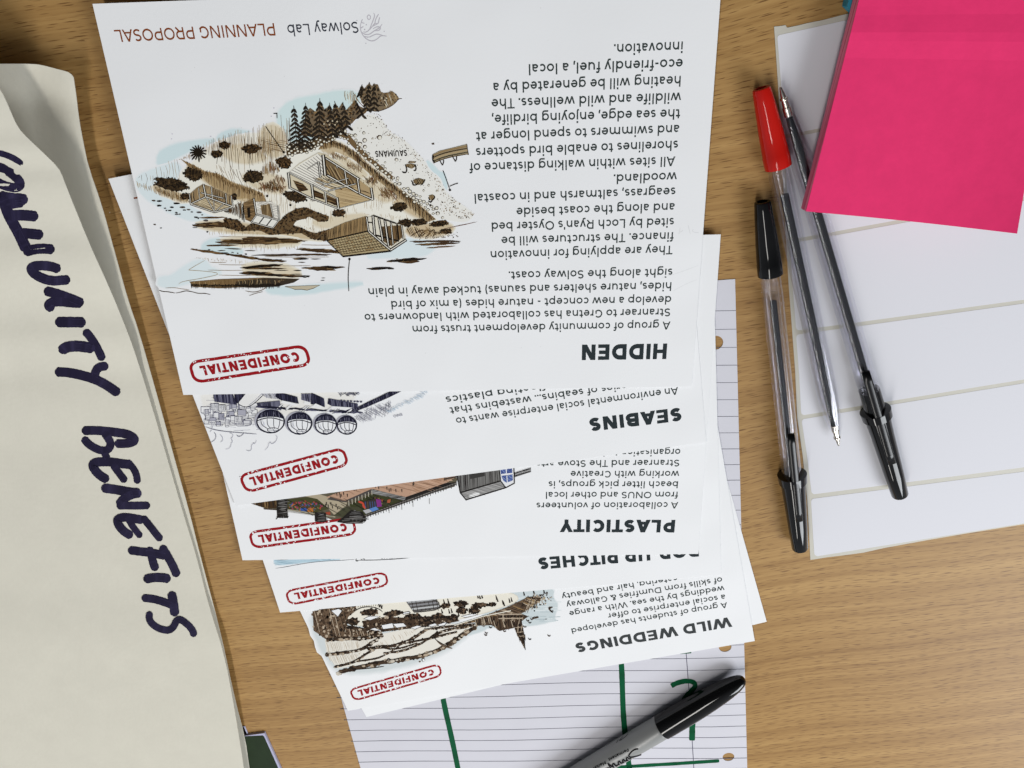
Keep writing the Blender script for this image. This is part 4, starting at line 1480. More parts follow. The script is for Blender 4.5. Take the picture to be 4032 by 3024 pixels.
def draw_domes(k):
    k.frame(700, 1500, 2.765)
    k.layer = 0
    k.blob([(250, 120), (1000, 60), (1950, 60), (1900, 250), (1200, 340), (860, 420), (500, 480), (340, 420), (280, 250)], (0.76, 0.745, 0.71), feather=40)
    k.layer = 1
    for _ in range(60):
        x, y = R.uniform(290, 860), R.uniform(90, 540)
        x = max(x, 240 + (y - 150) * .28)
        k.line([(x, y), (x + R.uniform(30, 160), y + R.uniform(-8, 14))], 3.5, R.choice([NV3, NV4, NV4]))
    for _ in range(36):
        x, y = R.uniform(300, 850), R.uniform(240, 420)
        k.line([(x, y), (x + R.uniform(-4, 4), y + R.uniform(30, 90))], 3.5, R.choice([NV3, NV4]))
    # crates
    for _ in range(66):
        x = R.uniform(300, 840)
        y = R.uniform(270, 470) - abs(x - 560) * .05
        a, b = R.uniform(20, 48), R.uniform(16, 34)
        s = R.uniform(-.12, .12)
        fr = [(x - a, y - b), (x + a, y - b + a * s), (x + a, y + b + a * s), (x - a, y + b)]
        k.poly(fr, R.choice([(.76, .76, .76), (.74, .74, .74), (.70, .70, .71), (.62, .62, .64), NV4]))
        k.ribbon(fr, 5, R.choice([NV2, NAVY, NV3]), closed=True)
        tp = [(x - a, y + b), (x + a, y + b + a * s), (x + a * .8, y + b + 12), (x - a * .8, y + b + 14)]
        k.poly(tp, (.76, .76, .76))
        k.ribbon(tp, 4, NV2, closed=True)
        if R.random() < .3:
            k.hatch(fr, 85, 9, 4, [NV2, NV3], .1)
    k.layer = 2

    def block(p, cols, step=9, w=7, base=NV2, ang=84):
        k.poly(p, base)
        k.hatch(p, ang, step, w, cols, .05)
    block([(375, 60), (605, 60), (600, 140), (640, 260), (400, 225), (385, 150)], [NAVY, NAVY, NV3])
    k.poly([(690, 40), (1000, 30), (950, 125), (870, 215), (800, 270), (742, 286), (690, 270), (645, 245), (700, 150)], (.75, .745, .73))
    block([(610, 60), (745, 60), (740, 130), (690, 190), (645, 250), (622, 215)], [NAVY, NAVY, NV2], base=NAVY)
    k.line([(742, 130), (690, 195), (648, 245), (700, 275), (745, 286), (800, 268), (870, 212), (955, 125)], 9, NAVY, .8)
    k.line([(940, 110), (840, 215), (770, 265)], 5, NV3)
    block([(860, 240), (1110, 215), (1130, 320), (870, 290)], [NAVY, NV2, NV3], base=(.09, .09, .13))
    block([(900, 140), (1100, 120), (1110, 200), (1000, 190), (960, 180)], [NAVY, NV3, NV4], 14, base=(.45, .45, .47), ang=60)
    k.layer = 3
    block([(1100, 60), (1130, 130), (1300, 175), (1315, 245), (1130, 215), (1060, 170)], [NAVY, NV2], base=NAVY)
    k.poly([(1135, 212), (1310, 250), (1285, 270), (1120, 238)], (.78, .78, .78))
    block([(1345, 140), (1455, 140), (1450, 190), (1440, 235), (1345, 205)], [NV2, NV3, NAVY], base=NV3)
    block([(1455, 130), (1590, 190), (1600, 285), (1445, 250)], [NAVY, NAVY, NV2], base=NAVY)
    k.poly([(1380, 215), (1450, 235), (1420, 262), (1370, 250)], (.76, .76, .76))
    k.poly([(1440, 290), (1500, 245), (1580, 280), (1540, 300)], (.78, .78, .78))
    block([(1640, 190), (1960, 250), (1965, 330), (1840, 355), (1630, 250)], [NAVY, NAVY, NV3], base=NV2)
    k.poly([(1680, 275), (1905, 290), (1830, 320), (1655, 300)], (.78, .78, .78))
    block([(1830, 320), (1965, 300), (1965, 335), (1845, 355)], [NAVY], base=NAVY)
    for x in (1750, 1820, 1890):
        for y in (110, 150):
            k.hatch([(x, y - 20), (x + 80, y - 35), (x + 90, y), (x + 20, y + 20)], 30, 10, 6, [NAVY, NV2, NV3], .2)
    for x in range(1780, 2010, 36):
        k.dot(x, 215 + (x - 1780) * .06, 15, 10, NV2, 6)
    # quay edge
    for i in range(26):
        x = lerp(850, 1950, i / 26)
        y = lerp(280, 345, i / 26)
        k.line([(x, y + R.uniform(-12, 12)), (x + 50, y + R.uniform(-8, 12)), (x + 110, y + 8)], R.uniform(8, 20), R.choice([NAVY, NAVY, NV2, NV3]))
    for i in range(9):
        x = R.uniform(1080, 1900)
        y = 255 + (x - 1080) * .07
        k.ribbon([(x, y + 50), (x + 60, y)], 17, (.74, .74, .74))
        k.ribbon([(x, y + 58), (x + 64, y + 6)], 6, NAVY)
    q = [(1890, 350), (2060, 285), (2300, 180), (2520, 70), (2500, 30), (2280, 130), (2050, 240), (1930, 300)]
    k.poly(q, NAVY)
    k.hatch(q, 75, 12, 5, [NV3, NAVY, NV2], .1)
    k.hatch([(1950, 360), (2120, 290), (2320, 230), (2330, 340), (2150, 400), (2000, 450), (1930, 410)], 30, 15, 4, [NV3, NV4, NV2], .25)
    k.hatch([(1950, 360), (2120, 290), (2320, 230), (2330, 340), (2150, 400), (2000, 450), (1930, 410)], 95, 22, 4, [NV3, NV4, NV2], .25)
    k.hatch([(2250, 330), (2600, 160), (2720, 60), (2780, 60), (2650, 190), (2300, 350)], 28, 9, 4, [(.40, .52, .64), (.55, .63, .70), (.62, .68, .72)], .3)
    k.text('SNIO', (2440, 352), (2345, 375), 0.0011, .14, NV3, src=False)
    # domes
    for cx, cy, rx, ry in ((1010, 440, 148, 124), (1325, 462, 132, 116), (1610, 472, 116, 106), (1842, 482, 104, 97)):
        k.layer = 3
        el = [(cx + rx * math.cos(a * math.pi / 18), cy + ry * math.sin(a * math.pi / 18)) for a in range(36)]
        k.poly([(cx + (x - cx) * 1.1 - 14, cy + (y - cy) * 1.07 - 6) for x, y in el], NV4)
        k.layer = 4
        k.poly(el, (.78, .785, .80))
        up = [p for p in el if p[1] < cy - ry * .12]
        up = [(cx + rx * math.cos(math.radians(a)), cy + ry * math.sin(math.radians(a))) for a in range(186, 356, 10)]
        lo = [(cx + rx * .99 * math.cos(math.radians(a)), cy - ry * .12 - ry * .28 * math.sin(math.radians(a)) * 1.0) for a in range(6, 176, 14)]
        k.poly(up + lo, NAVY)
        k.hatch(up + lo, 86, 16, 4, [NV2, NV3], .15, skip=.4)
        k.hatch([(cx - rx * .95, cy), (cx - rx * .5, cy - 10), (cx - rx * .35, cy + ry * .5), (cx - rx * .7, cy + ry * .6)], 80, 14, 5, [(.45, .48, .62), NV4], .2)
        k.layer = 5
        k.ribbon(el, 15, NAVY, closed=True, jit=.25)
        k.line([(cx - rx, cy - 6), (cx - rx * .4, cy - ry * .30), (cx + rx * .3, cy - ry * .30), (cx + rx * .98, cy - 2)], 11, NAVY, .8)
        bx, by = cx + rx * .18, cy + ry * .76
        for s in (-.62, -.22, .2, .6):
            k.line([(cx + rx * s * 1.15, cy - ry * .22), (cx + rx * s * 1.1, cy + ry * .3), (bx + rx * s * .6, by - ry * .1)], 7, NAVY, .8)
            k.line([(cx + rx * s, cy - ry * .78), (cx + rx * s * 1.1, cy - ry * .25)], 5, NV3, .8)
        k.ribbon([(bx + rx * .42 * math.cos(a * math.pi / 9), by + ry * .20 * math.sin(a * math.pi / 9)) for a in range(18)], 7, NAVY, closed=True)
        k.line([(bx - rx * .4, by), (bx + rx * .4, by + 4)], 5, NV2)
        k.line([(bx - 8, by - ry * .2), (bx + 20, by + ry * .2)], 5, NV2)
    # cloud scribbles
    k.layer = 2
    for pts in ([(360, 670), (410, 640), (418, 590), (395, 560)], [(465, 668), (492, 650), (485, 610), (460, 585)], [(520, 744), (560, 738), (582, 700), (575, 680), (595, 670), (590, 640), (575, 625), (600, 610), (600, 580), (560, 565)], [(745, 755), (780, 766), (805, 745), (800, 705), (815, 690), (825, 670), (830, 690), (850, 670), (855, 645)],
                [(950, 755), (985, 720), (990, 680), (1010, 665), (1015, 685), (1045, 680), (1075, 650), (1085, 610), (1065, 592)], [(640, 590), (660, 608), (690, 600), (715, 580), (712, 565)], [(300, 500), (420, 540), (600, 560), (860, 580)], [(360, 420), (380, 520), (350, 560)]):
        k.line(pts, 5.5, R.choice([NV3, NV4, NV3]), .4)


k = p_sea.ink()
draw_domes(k)
k.build('illustration', p_sea.root)


def draw_pier(k):
    k.frame(850, 1850, 1.7015)
    BKK = (0.014, 0.012, 0.011)
    GRY = (0.16, 0.155, 0.15)
    k.layer = 0
    k.poly([(235, 226), (420, 185), (830, 100), (1560, 20), (1620, 60), (1600, 112), (1300, 202), (1010, 312), (960, 345), (820, 350), (740, 320), (660, 305), (480, 268), (400, 262), (330, 258)], (0.10, 0.085, 0.055))
    k.layer = 1
    k.poly([(235, 226), (410, 195), (405, 258), (330, 255)], BR1)
    k.hatch([(235, 226), (410, 195), (405, 262), (330, 258)], 84, 9, 4, [BKK, TAN, BR1], .1)
    k.poly([(480, 200), (640, 180), (730, 205), (760, 260), (660, 288), (482, 262)], (0.055, 0.055, 0.020))
    k.poly([(560, 170), (700, 165), (880, 220), (850, 290), (790, 300), (745, 250), (680, 195)], (0.40, 0.34, 0.24))
    k.poly([(890, 235), (1045, 160), (1262, 203), (1010, 305), (950, 290)], (0.040, 0.044, 0.016))
    k.poly([(860, 250), (960, 250), (985, 300), (860, 320), (790, 305)], (0.055, 0.055, 0.030))
    cl = [(0.35, 0.05, 0.03), (0.05, 0.09, 0.28), (0.42, 0.13, 0.03), (0.16, 0.16, 0.05), (0.05, 0.04, 0.03), (0.30, 0.04, 0.09), (0.10, 0.12, 0.14)]
    k.layer = 2
    k.speckle([(490, 215), (640, 205), (715, 235), (700, 275), (560, 275), (490, 255)], 95, 4, 11, cl, .7)
    k.speckle([(960, 240), (1050, 185), (1200, 205), (1020, 280)], 50, 4, 9, [(0.05, 0.05, .03), (0.16, 0.17, 0.06), BKK, (0.3, 0.1, 0.04)])
    k.poly([(565, 258), (605, 254), (608, 280), (570, 284)], (0.04, 0.09, 0.32))
    k.poly([(612, 258), (650, 256), (652, 282), (615, 284)], (0.42, 0.15, 0.03))
    k.poly([(735, 285), (765, 280), (768, 300), (740, 305)], (0.32, 0.06, 0.03))
    # sand deck
    k.poly([(735, 184), (905, 120), (1500, 30), (1630, 30), (1545, 88), (1280, 186), (1050, 128), (868, 206)], (0.46, 0.285, 0.195))
    k.hatch([(1330, 80), (1560, 40), (1620, 45), (1540, 90), (1300, 175)], 20, 9, 6, [(0.35, 0.2, 0.12), (0.55, .36, .25)], .2)
    k.speckle([(1100, 100), (1400, 60), (1540, 70), (1290, 178)], 60, 2, 4, [(0.40, 0.24, 0.16), (0.5, 0.33, 0.24)])
    k.poly([(770, 180), (868, 205), (1042, 128), (1048, 152), (868, 218), (745, 198)], (0.07, 0.06, 0.055))
    k.poly([(1042, 130), (1272, 182), (1266, 206), (1048, 158)], (0.20, 0.195, 0.19))
    k.hatch([(1042, 130), (1272, 182), (1266, 206), (1048, 158)], 168, 6, 3, [BKK, GRY, (.35, .35, .34)], .1)
    k.poly([(1272, 182), (1540, 88), (1610, 84), (1590, 108), (1300, 204), (1266, 206)], BKK)
    k.poly([(1266, 200), (1590, 90), (1604, 104), (1300, 208), (1010, 314), (1006, 300)], (0.03, 0.026, 0.024))
    k.layer = 3
    for i in range(36):
        t = i / 35
        x, y = lerp(1000, 1610, t), lerp(318, 98, t)
        k.ribbon([(x, y - 18), (x + 2, y + R.uniform(6, 16))], 4, BKK)
    k.ribbon([(1000, 316), (1610, 98)], 5, (.10, .09, .085))
    k.ribbon([(1000, 306), (1610, 88)], 3, (.30, .28, .25))
    for x in range(890, 1050, 22):
        k.ribbon([(x, 205 - (x - 890) * .42), (x + 2, 240 - (x - 890) * .45)], 3.5, (.6, .56, .45))
    for x in (1430, 1320, 1245, 1160):
        k.ribbon([(x, lerp(160, 260, (1610 - x) / 600)), (x + 1, lerp(160, 260, (1610 - x) / 600) + R.uniform(30, 60))], 3, GRY)
    for x, y in ((810, 165), (826, 158), (838, 172), (855, 160), (880, 172), (925, 130), (938, 128), (1068, 112), (1090, 120), (1145, 125), (1160, 138), (1172, 135), (1205, 140), (1245, 140), (1320, 100), (1325, 92), (832, 180), (740, 228), (752, 245), (770, 230), (780, 250), (805, 240), (815, 258), (735, 240)):
        k.ribbon([(x, y - 11), (x + 2, y + 10)], [7, 4], BKK)
    for i in range(40):
        t = i / 39
        x, y = lerp(480, 790, t), lerp(268, 310, t)
        k.ribbon([(x, y - 4), (x, y + 16)], 3, (.18, .16, .12))
    k.ribbon([(480, 266), (660, 292), (800, 316)], 7, (.40, .36, .26))
    k.ribbon([(320, 262), (410, 268)], 6, BR1)
    k.hatch([(500, 200), (870, 220), (1050, 160), (1260, 205), (1000, 305), (740, 300), (480, 262)], 30, 15, 3.5, [BKK, (.05, .045, .03)], .3, skip=.35)
    k.hatch([(735, 184), (1100, 90), (1620, 35), (1545, 88), (1280, 186), (1050, 128), (868, 206)], 14, 17, 3, [(.28, .16, .10), (.40, .25, .17)], .3, skip=.3)
    # pillars
    for p in ([(405, 200), (478, 196), (482, 316), (440, 322), (410, 318)], [(662, 284), (738, 290), (742, 348), (700, 352), (664, 346)], [(905, 270), (985, 285), (1004, 330), (975, 360), (880, 362), (810, 350), (850, 320)]):
        k.poly(p, BKK)
        k.hatch([(lerp(q[0], max(z[0] for z in p), .25), q[1]) for q in p], 175, 8, 4, [(.22, .21, .2), GRY, (.06, .06, .055)], .25)
    for x in (415, 430, 446, 462, 476, 905, 930, 955, 980, 998):
        k.dot(x, 316 if x < 500 else 340, 9, 9, BKK, 6)
    k.line([(402, 332), (415, 318), (440, 316)], 6, BKK)
    # slide and play house
    k.line([(955, 212), (985, 222), (990, 245), (1004, 258)], 13, (0.50, 0.065, 0.035), .8)
    k.poly([(990, 215), (1080, 190), (1090, 240), (1010, 262)], (0.035, 0.03, 0.026))
    for x in range(1000, 1080, 16):
        k.ribbon([(x, 212), (x + 4, 255)], 5, R.choice([(.2, .04, .03), (.05, .08, .2), (.10, .06, .04)]))
    k.poly([(985, 272), (1040, 258), (1058, 275), (1005, 295)], (.42, .42, .43))
    k.poly([(1025, 262), (1072, 246), (1092, 264), (1048, 281)], (.10, .22, .50))
    k.poly([(1072, 195), (1105, 200), (1112, 245), (1080, 250)], (.20, .03, .20))
    k.poly([(1150, 200), (1172, 196), (1165, 222), (1145, 220)], (.35, .09, .04))
    # grey house
    k.layer = 2
    wl = [(1612, 20), (1905, -40), (1908, 76), (1638, 152)]
    k.poly(wl, (0.135, 0.130, 0.125))
    k.hatch(wl, 88, 7, 4, [BKK, (.2, .2, .19), GRY], .05)
    k.poly([(1700, 10), (1800, -8), (1800, 42), (1705, 62)], (0.04, 0.038, 0.036))
    rf = [(1636, 154), (1907, 74), (1942, 120), (1676, 202)]
    k.poly(rf, (0.29, 0.285, 0.28))
    k.blob([(1690, 178), (1750, 152), (1770, 160), (1720, 185)], (.76, .76, .76), out=(.36, .35, .34), feather=8)
    k.hatch(rf, 17, 8, 3, [(.25, .245, .24), (.45, .44, .43), GRY], .1)
    k.poly([(1896, -30), (1996, -30), (2000, 90), (1942, 120), (1908, 74)], (.74, .745, .76))
    for p in ([(1904, -20), (1940, -20), (1944, 24), (1910, 28)], [(1948, -20), (1984, -20), (1986, 20), (1950, 24)], [(1912, 40), (1946, 36), (1950, 88), (1925, 72)], [(1952, 36), (1988, 30), (1990, 70), (1956, 84)]):
        k.poly(p, (.07, .11, .30))
        k.hatch(p, 40, 12, 4, [(.03, .04, .12), (.25, .32, .5)], .1)
    k.layer = 3
    for p in ([(1612, 20), (1638, 154), (1676, 202), (1944, 120), (2000, 90), (1996, -30)], [(1638, 154), (1908, 75), (1942, 120)], [(1896, -30), (1908, 75)]):
        k.ribbon(p, 7, BKK)
    for i in range(16):
        x = 2004 + i * 7
        y = 44 - i * 2.2
        k.ribbon([(x, y - 26), (x, y + 6)], 3, BKK)
    k.ribbon([(2000, 46), (2110, 10)], 5, BKK)
    k.ribbon([(2000, 26), (2110, -8)], 4, BKK)
    for i in range(12):
        x = 1530 + i * 8
        k.ribbon([(x, 48 - i * 1.5), (x + 2, 74 - i * 2)], 3, BKK)
    k.ribbon([(1530, 64), (1620, 46)], 4, BKK)
    k.ribbon([(1530, 50), (1620, 30)], 4, BKK)


k = p_plas.ink()
draw_pier(k)
k.build('illustration', p_plas.root)


def draw_sail(k):
    k.frame(850, 1850, 1.7015)
    k.layer = 0
    k.blob([(390, 590), (500, 570), (760, 590), (860, 596), (700, 610), (560, 622), (395, 640)], (.45, .60, .68), feather=10)
    k.hatch([(385, 590), (640, 594), (800, 598), (560, 622), (392, 640)], 8, 7, 4, [(.20, .33, .42), (.42, .56, .64), (.30, .42, .5)], .2)
    k.layer = 1
    k.line([(400, 660), (470, 650), (560, 632), (700, 612), (850, 606), (930, 600)], 4, (.12, .13, .15))
    k.line([(385, 598), (440, 604), (500, 598)], 5, (.05, .06, .07))
    k.line([(940, 606), (1100, 604), (1250, 594), (1390, 577)], 5, (.015, .015, .02))
    k.line([(948, 582), (934, 612), (955, 610)], 5, (.02, .02, .02))
    k.hatch([(965, 582), (995, 582), (998, 604), (975, 604)], 40, 5, 4, [(.02, .02, .02), (.2, .2, .2)], .1)
    k.text('NEWS', (1215, 566), (1100, 570), 0.0022, .2, (.02, .02, .02), src=False)


k = p_pop.ink()
draw_sail(k)
k.build('illustration', p_pop.root)


def draw_church(k):
    k.frame(1100, 2250, 1.843)
    SD = (0.014, 0.008, 0.005)
    S2 = (0.052, 0.031, 0.018)
    S3 = (0.125, 0.080, 0.048)
    S4 = (0.42, 0.34, 0.25)
    CR = (0.76, 0.725, 0.63)
    WS = (0.50, 0.565, 0.585)
    k.layer = 0
    k.blob([(215, 290), (560, 240), (900, 300), (1400, 400), (1300, 520), (1050, 640), (760, 715), (560, 730), (430, 725), (335, 620), (265, 480)], (.58, .62, .625), feather=34)
    k.blob([(1310, 480), (1480, 430), (1520, 400), (1790, 400), (2010, 355), (1990, 335), (2025, 240), (1980, 190), (1996, 130), (1900, 110), (1650, 140), (1500, 300)], (.545, .605, .62), feather=12)
    for _ in range(46):
        x, y = R.uniform(1620, 1960), R.uniform(150, 390)
        k.line([(x, y), (x + R.uniform(40, 110), y + R.uniform(-8, 2))], 5, R.choice([(.64, .69, .70), (.42, .49, .51), (.7, .74, .75)]))
    k.layer = 1
    k.blob([(500, 240), (1000, 190), (1600, 140), (1760, 190), (1640, 250), (1300, 350), (900, 390), (640, 390), (480, 380)], CR, out=(.6, .56, .47), feather=10)
    fol = [(240, 290), (330, 270), (560, 240), (550, 290), (500, 330), (480, 400), (600, 415), (735, 440), (720, 475), (600, 485), (500, 492), (340, 495), (250, 430)]
    k.poly(fol, S3)
    k.speckle(fol, 330, 5, 13, [SD, S2, S2, S3, S4])
    k.hatch(fol, 75, 12, 5, [SD, S2, S4], .3, skip=.4)
    fld = [(330, 492), (500, 495), (740, 455), (900, 420), (1050, 405), (1240, 380), (1420, 385), (1340, 460), (1240, 520), (1100, 590), (900, 630), (700, 660), (420, 705), (345, 610)]
    k.poly(fld, (0.73, 0.70, 0.63))
    k.hatch([(330, 500), (520, 495), (680, 480), (590, 570), (345, 600)], 75, 9, 4, [S4, (.55, .5, .42), (.6, .56, .5)], .15)
    k.hatch([(345, 610), (590, 590), (560, 650), (400, 690)], 65, 9, 4, [S4, (.5, .46, .4)], .15)
    k.hatch([(700, 520), (900, 440), (1000, 420), (900, 500), (760, 545)], 60, 12, 4, [(.6, .54, .45), S4], .2, skip=.4)
    row = [(600, 360), (760, 330), (900, 335), (1250, 320), (1310, 360), (1180, 385), (1000, 410), (900, 420), (740, 440), (620, 425)]
    k.layer = 2
    k.poly(row, S2)
    k.speckle(row, 210, 5, 12, [SD, SD, S2, S3, S4])
    for p in ([(630, 428), (690, 408), (742, 430), (700, 441)], [(738, 390), (822, 374), (832, 410), (752, 420)], [(822, 380), (900, 374), (925, 398), (850, 410)], [(610, 345), (650, 325), (735, 325), (660, 355)], [(1080, 390), (1130, 375), (1150, 392), (1100, 402)], [(1150, 385), (1215, 366), (1200, 392), (1160, 398)], [(950, 410), (1000, 392), (1035, 398), (985, 420)],
              [(1320, 325), (1410, 305), (1440, 315), (1350, 335)], [(375, 285), (430, 270), (455, 285), (425, 330)], [(890, 300), (940, 290), (950, 300), (900, 312)]):
        k.poly(p, (.78, .785, .79))
        k.ribbon(p, 4.5, SD, closed=True)
    # tables, people and bus
    for x, y, a, b in ((830, 305, 66, 22), (960, 325, 54, 17), (1320, 235, 52, 20), (1450, 245, 58, 18), (1205, 250, 38, 17), (655, 296, 66, 24), (1540, 240, 24, 14), (1320, 285, 40, 22), (1150, 325, 50, 18), (1415, 285, 40, 20), (530, 365, 46, 26), (1260, 335, 40, 18), (1060, 345, 50, 18)):
        k.bush(x, y, a, b, SD, S3, -.08, 30)
    k.poly([(918, 218), (1142, 198), (1168, 270), (975, 298)], (.085, .08, .078))
    for q, c in (((930, 226), (.32, .33, .34)), ((945, 250), (.24, .24, .25)), ((960, 274), (.45, .46, .46))):
        k.ribbon([q, (q[0] + 205, q[1] - 24)], 12, c)
    for x in range(960, 1150, 30):
        k.ribbon([(x, 215), (x + 14, 285)], 4, SD)
    k.line([(905, 218), (1150, 195), (1168, 275), (1060, 292), (975, 298)], 5, SD)
    for x, y in ((1575, 190), (1582, 205), (1630, 235), (1622, 225), (1670, 212), (1685, 205), (1775, 160), (1180, 290), (1232, 290), (1250, 285), (1225, 215), (1195, 220), (1300, 310), (1440, 180), (1455, 185), (1470, 180), (725, 245), (740, 255), (1845, 145), (1920, 145)):
        k.ribbon([(x - 4, y - 16), (x + 4, y + 16)], [5, 12], SD)
    k.line([(545, 290), (590, 262), (660, 255), (720, 270), (750, 295)], 6, SD)
    for i in range(12):
        k.ribbon([(570 + i * 16, 262 - 12 * math.sin(i / 11 * 3.1)), (575 + i * 16, 245 - 14 * math.sin(i / 11 * 3.1))], 3, SD)
    # walls of the fields
    k.layer = 3

    def wall(pts, w, n=1.0):
        k.line(pts, w, S2, .6, .35)
        p = chaikin(pts, 2, False)
        for i in range(int(len(p) * 3 * n)):
            a = R.random() * (len(p) - 1)
            j = int(a)
            x, y = lerp(p[j][0], p[j + 1][0], a - j), lerp(p[j][1], p[j + 1][1], a - j)
            r = w * R.uniform(.22, .5)
            k.dot(x, y + R.uniform(-.4, .4) * w, r * 1.3, r, R.choice([SD, SD, S2, S3, S4, (.55, .5, .42)]), 7)
        k.line([(x, y - w * .35) for x, y in pts], 5, SD, .6, .3)
    for pts, wd in (([(340, 498), (440, 490), (560, 492), (660, 478), (745, 460)], 24), ([(340, 605), (470, 592), (590, 572), (670, 520), (745, 468)], 22), ([(400, 695), (540, 662), (630, 600), (720, 545)], 17), ([(640, 565), (720, 548), (830, 545), (960, 495), (1060, 425)], 20), ([(560, 655), (720, 632), (800, 590), (870, 545)], 10),
                    ([(720, 548), (840, 572), (1000, 522)], 10), ([(760, 595), (900, 580), (1060, 510), (1150, 440)], 13), ([(430, 735), (600, 690), (760, 660), (900, 640), (1100, 600), (1250, 520), (1330, 460), (1420, 405)], 30), ([(920, 522), (1100, 485), (1290, 440)], 14), ([(1110, 480), (1190, 430), (1300, 415), (1400, 390)], 16),
                    ([(1050, 425), (1200, 405), (1420, 385)], 15), ([(480, 400), (620, 425), (740, 450)], 20)):
        wall(pts, wd)
    k.line([(430, 738), (520, 715), (640, 705), (760, 690)], 6, SD)
    k.line([(1140, 500), (1180, 540), (1255, 560)], 9, S3, .3)
    k.line([(1120, 478), (1150, 510), (1230, 550)], 5, SD, .3)
    k.ring(1045, 642, 13, (.1, .1, .1), PAPER, .35)
    k.dot(1020, 655, 8, 5, S3)
    # causeway and church
    cw = [(1270, 392), (1420, 350), (1650, 262), (1800, 190), (1880, 180), (1900, 210), (1830, 260), (1770, 300), (1600, 330), (1420, 370)]
    k.poly(cw, S3)
    k.hatch(cw, 20, 9, 6, [S2, SD, S4, TAN], .15)
    k.hatch([(1720, 240), (1800, 190), (1900, 180), (1940, 190), (1850, 260), (1780, 300)], 110, 9, 6, [S2, S4, SD, TAN2], .25)
    k.speckle([(1780, 200), (1960, 150), (1990, 200), (1850, 300)], 50, 4, 8, [S2, S4, SD])
    k.ribbon([(1270, 392), (1480, 325), (1680, 285)], 6, CR)
    ch = [(1418, 360), (1480, 335), (1590, 318), (1760, 310), (1805, 328), (1725, 385), (1700, 412), (1595, 432), (1545, 390), (1430, 395)]
    k.poly(ch, S2)
    k.hatch(ch, 84, 13, 6, [SD, S3, S4], .15)
    k.layer = 4
    for x in range(1612, 1760, 24):
        k.dot(x, 326, 9, 10, SD, 7)
    k.ribbon([(1590, 312), (1760, 310)], 8, S4)
    k.ribbon([(1590, 342), (1765, 340)], 7, S4)
    for x, y in ((1575, 385), (1640, 380), (1700, 380), (1440, 378), (1500, 360), (1545, 355)):
        k.line([(x - 12, y - 22), (x, y + 16), (x + 12, y - 22)], 7, SD, .8)
        k.line([(x - 20, y - 28), (x - 4, y + 26)], 5, S4, .8)
    sp = [(1702, 395), (1722, 350), (1756, 348), (1780, 470), (1785, 566), (1768, 540), (1745, 495), (1728, 470)]
    k.poly(sp, S2)
    k.hatch(sp, 100, 11, 6, [SD, S4, SD], .1)
    for y in (390, 425, 455):
        k.dot(1742 + (y - 390) * .12, y, 9, 12, SD, 7)
        k.ribbon([(1712 + (y - 390) * .3, y + 18), (1772, y + 12)], 4, S4)
    for x, y in ((1740, 490), (1780, 480), (1765, 505)):
        k.ribbon([(x, y - 20), (x + 6, y + 22)], [8, 2], SD)
    k.ribbon([(1770, 480), (1785, 570)], [16, 4], SD)
    for x, y in ((1500, 445), (1632, 432), (1495, 460), (1530, 405), (1480, 395), (1800, 355), (1830, 345), (1860, 335), (1780, 400), (1815, 370), (1960, 265), (1975, 285), (1815, 490), (1955, 465)):
        k.line([(x - 8, y - 6), (x, y + 8), (x + 14, y)], 6, R.choice([SD, S2, (.2, .2, .2)]), .4)
    k.line([(1985, 260), (1950, 265), (1970, 290), (1985, 300)], 8, S2, .4)
    k.ribbon([(1835, 342), (1880, 332)], 11, S2)


k = p_wild.ink()
draw_church(k)
k.build('illustration', p_wild.root)


# ---------------------------------------------------------------- lined pad sheet
PADZ = 0.00022


def pad_at(px, py, lift):
    return U(px, py, PADZ + lift)


pad = empty('lined_paper', U(2100, 2700, 0))
tag(pad, 'sheet of lined refill paper with green marker strokes and punched holes', 'paper')
cu = bpy.data.curves.new('pad outline', 'CURVE')
cu.dimensions = '2D'
cu.fill_mode = 'BOTH'
cu.extrude = 0.0001


def spl(pts):
    s = cu.splines.new('POLY')
    s.points.add(len(pts) - 1)
    for q, p in zip(s.points, pts):
        q.co = (p.x, p.y, 0, 1)
    s.use_cyclic_u = True


TL_, TR_ = U(930, 1250, 0), U(2894, 1098, 0)
BR_ = TR_ + (U(2942, 3024, 0) - TR_) * 1.12
BL_ = U(1415, 3024, 0) + (U(1415, 3024, 0) - U(1279, 2613, 0)) * 0.25
spl([TL_, TR_, BR_, BL_])
ex = (TR_ - TL_).normalized()
ey = (BR_ - TR_).normalized()
for hx, hy in ((2868, 2979), (2855, 2547), (2817, 1349)):
    c = U(hx, hy, 0)
    spl([c + 0.0030 * Vector((math.cos(i * math.pi / 14), math.sin(i * math.pi / 14), 0)) for i in range(28)])
tmp = bpy.data.objects.new('pad outline', cu)
COL.objects.link(tmp)
bpy.context.view_layer.update()
me = bpy.data.meshes.new_from_object(tmp.evaluated_get(bpy.context.evaluated_depsgraph_get()))
bpy.data.objects.remove(tmp)
for v in me.vertices:
    v.co.z += 0.00011
    v.co -= pad.location
sh = link('sheet', me, None, pad)
me.materials.clear()
me.materials.append(M_PAD)

k = Ink(pad_at)
LC = (0.10, 0.10, 0.13)
d0 = (U(2942, 3024, 0) - TR_).normalized()
LDIR = (U(2000, 2691 + 62, 0) - U(2930, 2632 + 40, 0)).normalized()
